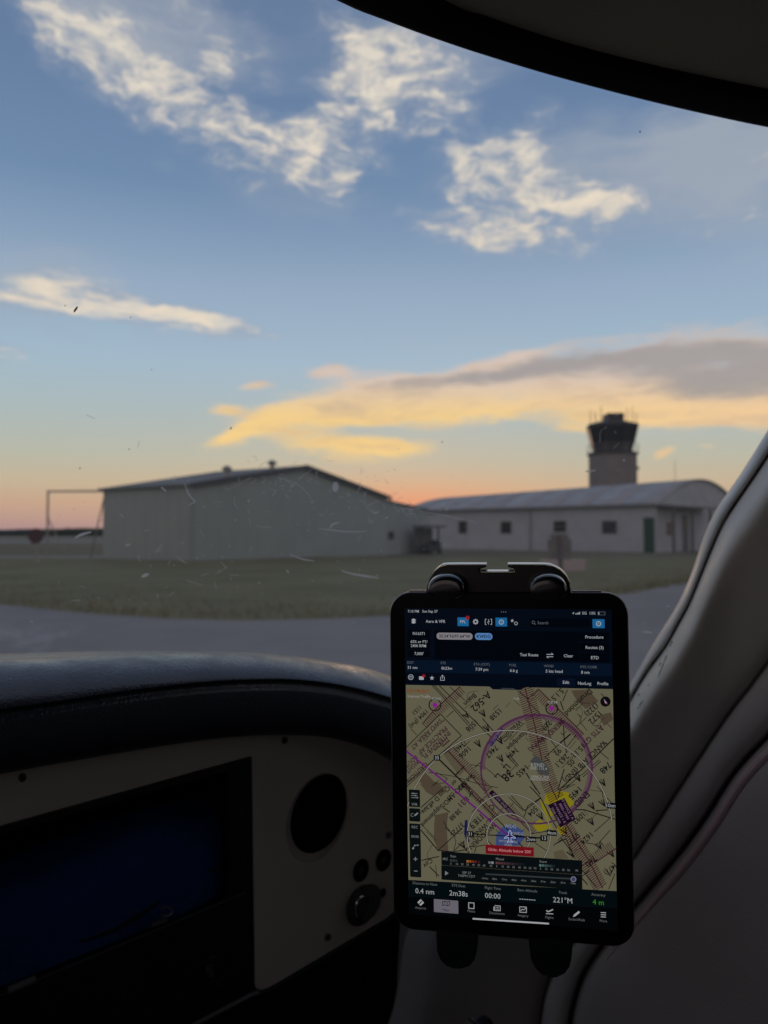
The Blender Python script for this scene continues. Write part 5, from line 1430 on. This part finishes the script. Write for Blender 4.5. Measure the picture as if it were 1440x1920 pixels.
# --- alert banner and weather radar panels
rect(L('alert_banner', (104, 14, 24), 24), 955.5, 1593.5, 89.5, 17)
text(L('banner_lettering', (190, 130, 132), 26), "Glide: Altitude below 200'", 955.5, 1593.8, 5.2)
rp = L('radar_panels', (8, 13, 15), 23)
rect(rp, 957.5, 1616.5, 260.5, 26, 1); rect(rp, 957.5, 1643.5, 260.5, 27, 1)
rt = L('radar_lettering', (112, 114, 114), 25)
for s_, x, y in (('Rain', 850, 1604.3), ('Mixed', 937.3, 1609.5), ('Snow', 1018.3, 1614.3), ('dBZ', 835, 1609.3)): text(rt, s_, x, y, 4.2)
def along(x): return .0555 * (x - 957)
def leg(nums, xs, y0):
    for s_, x in zip(nums, xs): text(rt, s_, x, y0 + along(x), 3.6)
leg(['5', '15', '25', '35', '45', '55', '65', '95'], [846, 857, 867, 877, 888, 898, 908, 921], 1624.3)
leg(['5', '15', '25', '35', '45', '55', '65', '70'], [931.5, 942.5, 953, 963, 974, 984.5, 994, 1003], 1624.3)
leg(['5', '15', '25', '35', '45', '55', '70'], [1013.5, 1024, 1034.5, 1045.5, 1056, 1066, 1081], 1624.3)
for i, (x, c_) in enumerate([(846, (52, 56, 56)), (851, (50, 54, 54)), (856, (40, 44, 44)), (877, (150, 92, 40)), (882, (138, 64, 26)), (887, (104, 46, 24)), (892, (84, 30, 22)), (898, (60, 20, 22)), (918, (96, 100, 100)), (923.5, (128, 130, 130))] + [(931.5 + 5 * k, (86 - 7 * k, 52 - 3 * k, 58 - 3 * k)) for k in range(11)] + [(1013 + 5 * k, (76 - 10 * k, 106 - 14 * k, 104 - 13 * k)) for k in range(6)]):
    rect(L('legend_swatch_%d' % i, c_, 25), x, 1618 + along(x), 4.2, 4.2)
poly_px(rt, [(835, 1631.5), (841.5, 1636), (834.8, 1640)])
text(rt, 'SEP 27', 875, 1635.2, 4.2); text(rt, '7:00PM CDT', 875, 1641.4, 4.2)
line_px(L('slider_track', (48, 54, 56), 24), [(911, 1637.5), (1075, 1646.5)], 2.6)
disc_px(L('slider_knob', (56, 56, 92), 26), 1075, 1647, 4.2); arc_px(L('slider_rim', (120, 120, 134), 27), 1075, 1647, 4.6, 1.3, n=22)
for s_, x in (('-1h1m', 909), ('-56m', 927), ('-51m', 945.5), ('-46m', 963.5), ('-41m', 981.5), ('-36m', 1000), ('-31m', 1018), ('-26m', 1036.5), ('-21m', 1055), ('-16m', 1074)): text(rt, s_, x, 1648.2 + along(x), 3.4)

# --- footer
ft = L('footer_panel', BAR, 20)
poly_px(ft, [(764, 1648.5), (1156, 1669.5), (1158, 1745), (764, 1745)])
poly_px(L('tab_bar', (2, 4, 6), 21), [(764, 1680), (1157, 1702), (1158, 1748), (764, 1735)])
lt_ = L('footer_labels', (92, 96, 98), 25); big = L('footer_values', (150, 153, 154), 25)
for a_, b_, x, y, y2 in (('Distance to Next', '0.4 nm', 797, 1655.7, 1670.3), ('ETE Dest', '2m38s', 860, 1659.4, 1674.3), ('Flight Time', '00:00', 924, 1664, 1678.7), ('Baro Altitude', '-------', 988.7, 1668.4, 1684), ('Track', '221°M', 1055, 1672.3, 1687), ('Accuracy', None, 1121.7, 1676.3, 0)):
    text(lt_, a_, x, y, 4.6)
    if b_: text(big, b_, x, y2, 9.2)
text(L('accuracy_value', (44, 122, 36), 25), '4 m', 1121.7, 1690.7, 9.2)
rect(L('active_tab', (98, 94, 104), 23), 836.7, 1698, 46.5, 24.5, 1)
for s_, x, y in (('Airports', 789, 1701), ('Plates', 884, 1707), ('Documents', 932, 1711), ('Imagery', 980.7, 1715.2), ('Flights', 1030, 1718.7), ('ScratchPads', 1081, 1722.6), ('More', 1131, 1725.3)): text(lt_, s_, x, y, 4.2)
text(dtx, 'Maps', 836.7, 1704.8, 4.4)
line_px(dtx, [(830, 1689), (830, 1696.5), (834.5, 1695), (839, 1697), (843.5, 1695.5), (843.5, 1688), (839, 1690), (834.5, 1688), (830, 1689)], 1.1); line_px(dtx, [(834.5, 1688), (834.5, 1695)], .9); line_px(dtx, [(839, 1690), (839, 1697)], .9)
poly_px(big, [(783, 1690.3), (789.3, 1684.3), (795.5, 1691), (789.3, 1697)])
line_px(L('airport_icon_mark', (2, 4, 6), 26), [(787, 1693), (791.5, 1688.3)], 2.0)
line_px(big, [(879, 1691), (889, 1691.5), (889, 1702), (879, 1701.5), (879, 1691)], 1.5)
line_px(big, [(928, 1696.5), (938, 1697), (938, 1706), (926, 1705.4), (926, 1699), (928, 1699), (928, 1705)], 1.3); line_px(big, [(931, 1700), (935, 1700.2)], 1.2); line_px(big, [(931, 1703), (935, 1703.2)], 1.2)
line_px(big, [(974.5, 1698.5), (987, 1699.2), (987, 1709.4), (974.5, 1708.7), (974.5, 1698.5)], 1.3); line_px(big, [(976, 1706), (979.5, 1703), (982, 1704.6), (986, 1701)], 1.2)
line_px(big, [(1024, 1711.3), (1037, 1712)], 1.5); line_px(big, [(1024.5, 1705.5), (1027.5, 1708), (1036.5, 1703.8)], 2.0)
line_px(big, [(1077, 1715), (1085.5, 1708.2)], 3.6); line_px(big, [(1074.6, 1716.8), (1077, 1715)], 1.6)
for k in (-4, 0, 4): line_px(big, [(1126.5, 1713.4 + k), (1135.5, 1713.9 + k)], 1.5)
line_px(L('home_bar', (158, 160, 164), 27), [(887, 1720.8), (1028.5, 1730)], 2.9)

# text -> faces, all at once
tmp = []
for (ly, s_, x, y, size, al, ang, bold) in TEXT:
    cu = bpy.data.curves.new('tmp', 'FONT'); cu.body = s_; cu.size = 1.0; cu.resolution_u = 2
    cu.align_x = {'L': 'LEFT', 'C': 'CENTER'}[al]; cu.align_y = 'CENTER'; cu.offset = bold
    o = bpy.data.objects.new('tmp', cu); col.objects.link(o); tmp.append(o)
bpy.context.view_layer.update()
dg = bpy.context.evaluated_depsgraph_get()
for o, (ly, s_, x, y, size, al, ang, bold) in zip(tmp, TEXT):
    me = o.evaluated_get(dg).to_mesh()
    ca, sa = math.cos(ang), math.sin(ang); k = size; kx = .97
    ly.mb.add([TL(x + k * (v.co.x * kx * ca - v.co.y * sa), y + k * (v.co.x * kx * sa + v.co.y * ca), ly.z * 4e-5) for v in me.vertices], [tuple(p_.vertices) for p_ in me.polygons])
for o in tmp:
    cu = o.data; bpy.data.objects.remove(o); bpy.data.curves.remove(cu)
disp = INK.pop('display')
disp_o = disp.mb.build('display', ink(disp.c), tab)
for ly in INK.values():
    if not ly.mb.v: continue
    # trim everything to the lit area of the display
    me = ly.mb.mesh(ly.n, ORG[tab.name])
    bm = bmesh.new(); bm.from_mesh(me)
    base_ = T0 - ORG[tab.name]
    for co, no in ((tx * .0583, tx), (tx * -.0583, -tx), (ty * .0884, ty), (ty * -.0884, -ty)):
        bmesh.ops.bisect_plane(bm, geom=bm.verts[:] + bm.edges[:] + bm.faces[:], plane_co=base_ + co, plane_no=no, clear_outer=True)
    for f_ in bm.faces:
        if f_.normal.dot(tzv) < 0: f_.normal_flip()
    bm.to_mesh(me); bm.free()
    import re
    o = bpy.data.objects.new(re.sub(r'_\d+$', '', ly.n), me); col.objects.link(o); o.parent = disp_o
    me.materials.append(ink(ly.c)); o['kind'] = 'stuff'
    ORG[o.name] = ORG[tab.name]

# --- holder: bracket over the top edge with two pads, two tongues under the bottom edge, back plate and arm
hol = thing('tablet_holder', TL(0, -.14, -.03), 'black plastic spring clamp holder with round pads gripping the tablet', 'holder')
out = [(799, 1112), (801, 1098), (806, 1084), (815, 1071), (826, 1063), (838, 1059.3), (912, 1059), (912, 1063.5), (900, 1066), (900, 1073), (964, 1073), (964, 1066), (952, 1063.5), (952, 1058.8), (1022, 1059.3), (1036, 1062), (1050, 1069), (1061, 1080), (1068, 1093), (1071, 1112)]
P = [TL(*S(x, y), .0012) for x, y in out]
g = MB(); g.prism(P, -tzv * .016); g.build('top_bracket', M_hold, hol, bevel=.0016, seg=4)
# pale metal strip added and tilted to catch the sky along the bracket's top
M_highlight = mat('bracket_highlight_metal', (.86, .80, .70), .30, metal=1.0)
for run in ([(802, 1094), (807, 1082), (815.5, 1070.5), (826, 1062.5), (838, 1058.9), (912, 1058.6)], [(952, 1058.4), (1022, 1058.9), (1036, 1061.6), (1050.5, 1068.6), (1061.5, 1079.6), (1069, 1093)], [(900.5, 1072.2), (963.5, 1072.2)]):
    run = [(v.x, v.y) for v in resample([Vector((x, y, 0)) for x, y in run], 22)]
    g = MB(); g.loft([[TL(*S(x, y), .0002) + ty * .0001, TL(*S(x, y), -.0062) + ty * .0009] for x, y in run]); g.build('bracket_highlight', M_highlight, hol, solid=.0003)
for cx_, bx, ly_ in ((842, 0, 1), (1026, 0, 1)):
    rings = []
    for s_, zz in ((1.0, .0004), (.955, .007), (.895, .0125), (.83, .0158), (.74, .0172), (.6, .0176), (.4, .0177)):
        ring = []
        for k in range(25):
            a_ = math.pi * k / 24
            ring.append(TL(*S(cx_ + math.cos(a_) * 37 * (1 - (1 - s_) * .55), 1106 - (math.sin(a_) ** .75) * 35.5 * s_), zz))
        for k in range(1, 12):
            a_ = math.pi + math.pi * k / 12
            ring.append(TL(*S(cx_ + math.cos(a_) * 37 * (1 - (1 - s_) * .55), 1106 - math.sin(a_) * (16 * s_ if zz > .001 else 1)), zz))
        rings.append(ring)
    g = MB(); g.loft(rings, True, True); pad = g.build('pad', mat('pad_gloss', (.008, .009, .012), .2, spec=.7, coat=.6), hol, smooth=True, angle=60)
    g = MB(); g.box(TL(*S(cx_, 1112), .0178), tx * .0055, ty * .0022, tzv * .0003); g.build('pad_insert', M_hold2, pad, bevel=.0002)
for pts_ in ([(819, 1742), (896, 1748), (895, 1775), (891, 1792), (882, 1803), (868, 1808.5), (852, 1809), (838, 1804), (827, 1793), (821, 1777)], [(991, 1756), (1073, 1762), (1071, 1790), (1067, 1806), (1058, 1818), (1044, 1824.5), (1030, 1824.5), (1015, 1819), (1003, 1807), (995, 1790)]):
    g = MB(); g.prism([TL(*S(x, y), .0045) for x, y in pts_], -tzv * .013); g.build('lower_clip', M_hold2, hol, bevel=.002, seg=3)
g = MB(); g.prism([TL(x, y, -.0072) for x, y in rrect(.062, .19, .006, 5, .0, -.002)], -tzv * .006); g.build('back_plate', M_hold, hol, bevel=.001)
b0 = TL(-.004, .0, -.013); b2 = wp(985, 1400, .05)
g = MB(); g.lathe(b0, -tzv, [(.018, 0), (.018, .006), (.012, .012)], 18); g.build('swivel', M_hold, hol, smooth=True)
g = MB(); g.tube([b0 - tzv * .008, b0 - tzv * .05 + ty * .004, b0.lerp(b2, .6), b2], .0065, 12); g.build('arm', M_hold, hol, smooth=True)
g = MB(); g.lathe(b2, rh, [(.016, -.012), (.03, 0), (.034, .02), (.034, .055)], 20); g.build('suction_cup', M_hold2, hol, smooth=True)
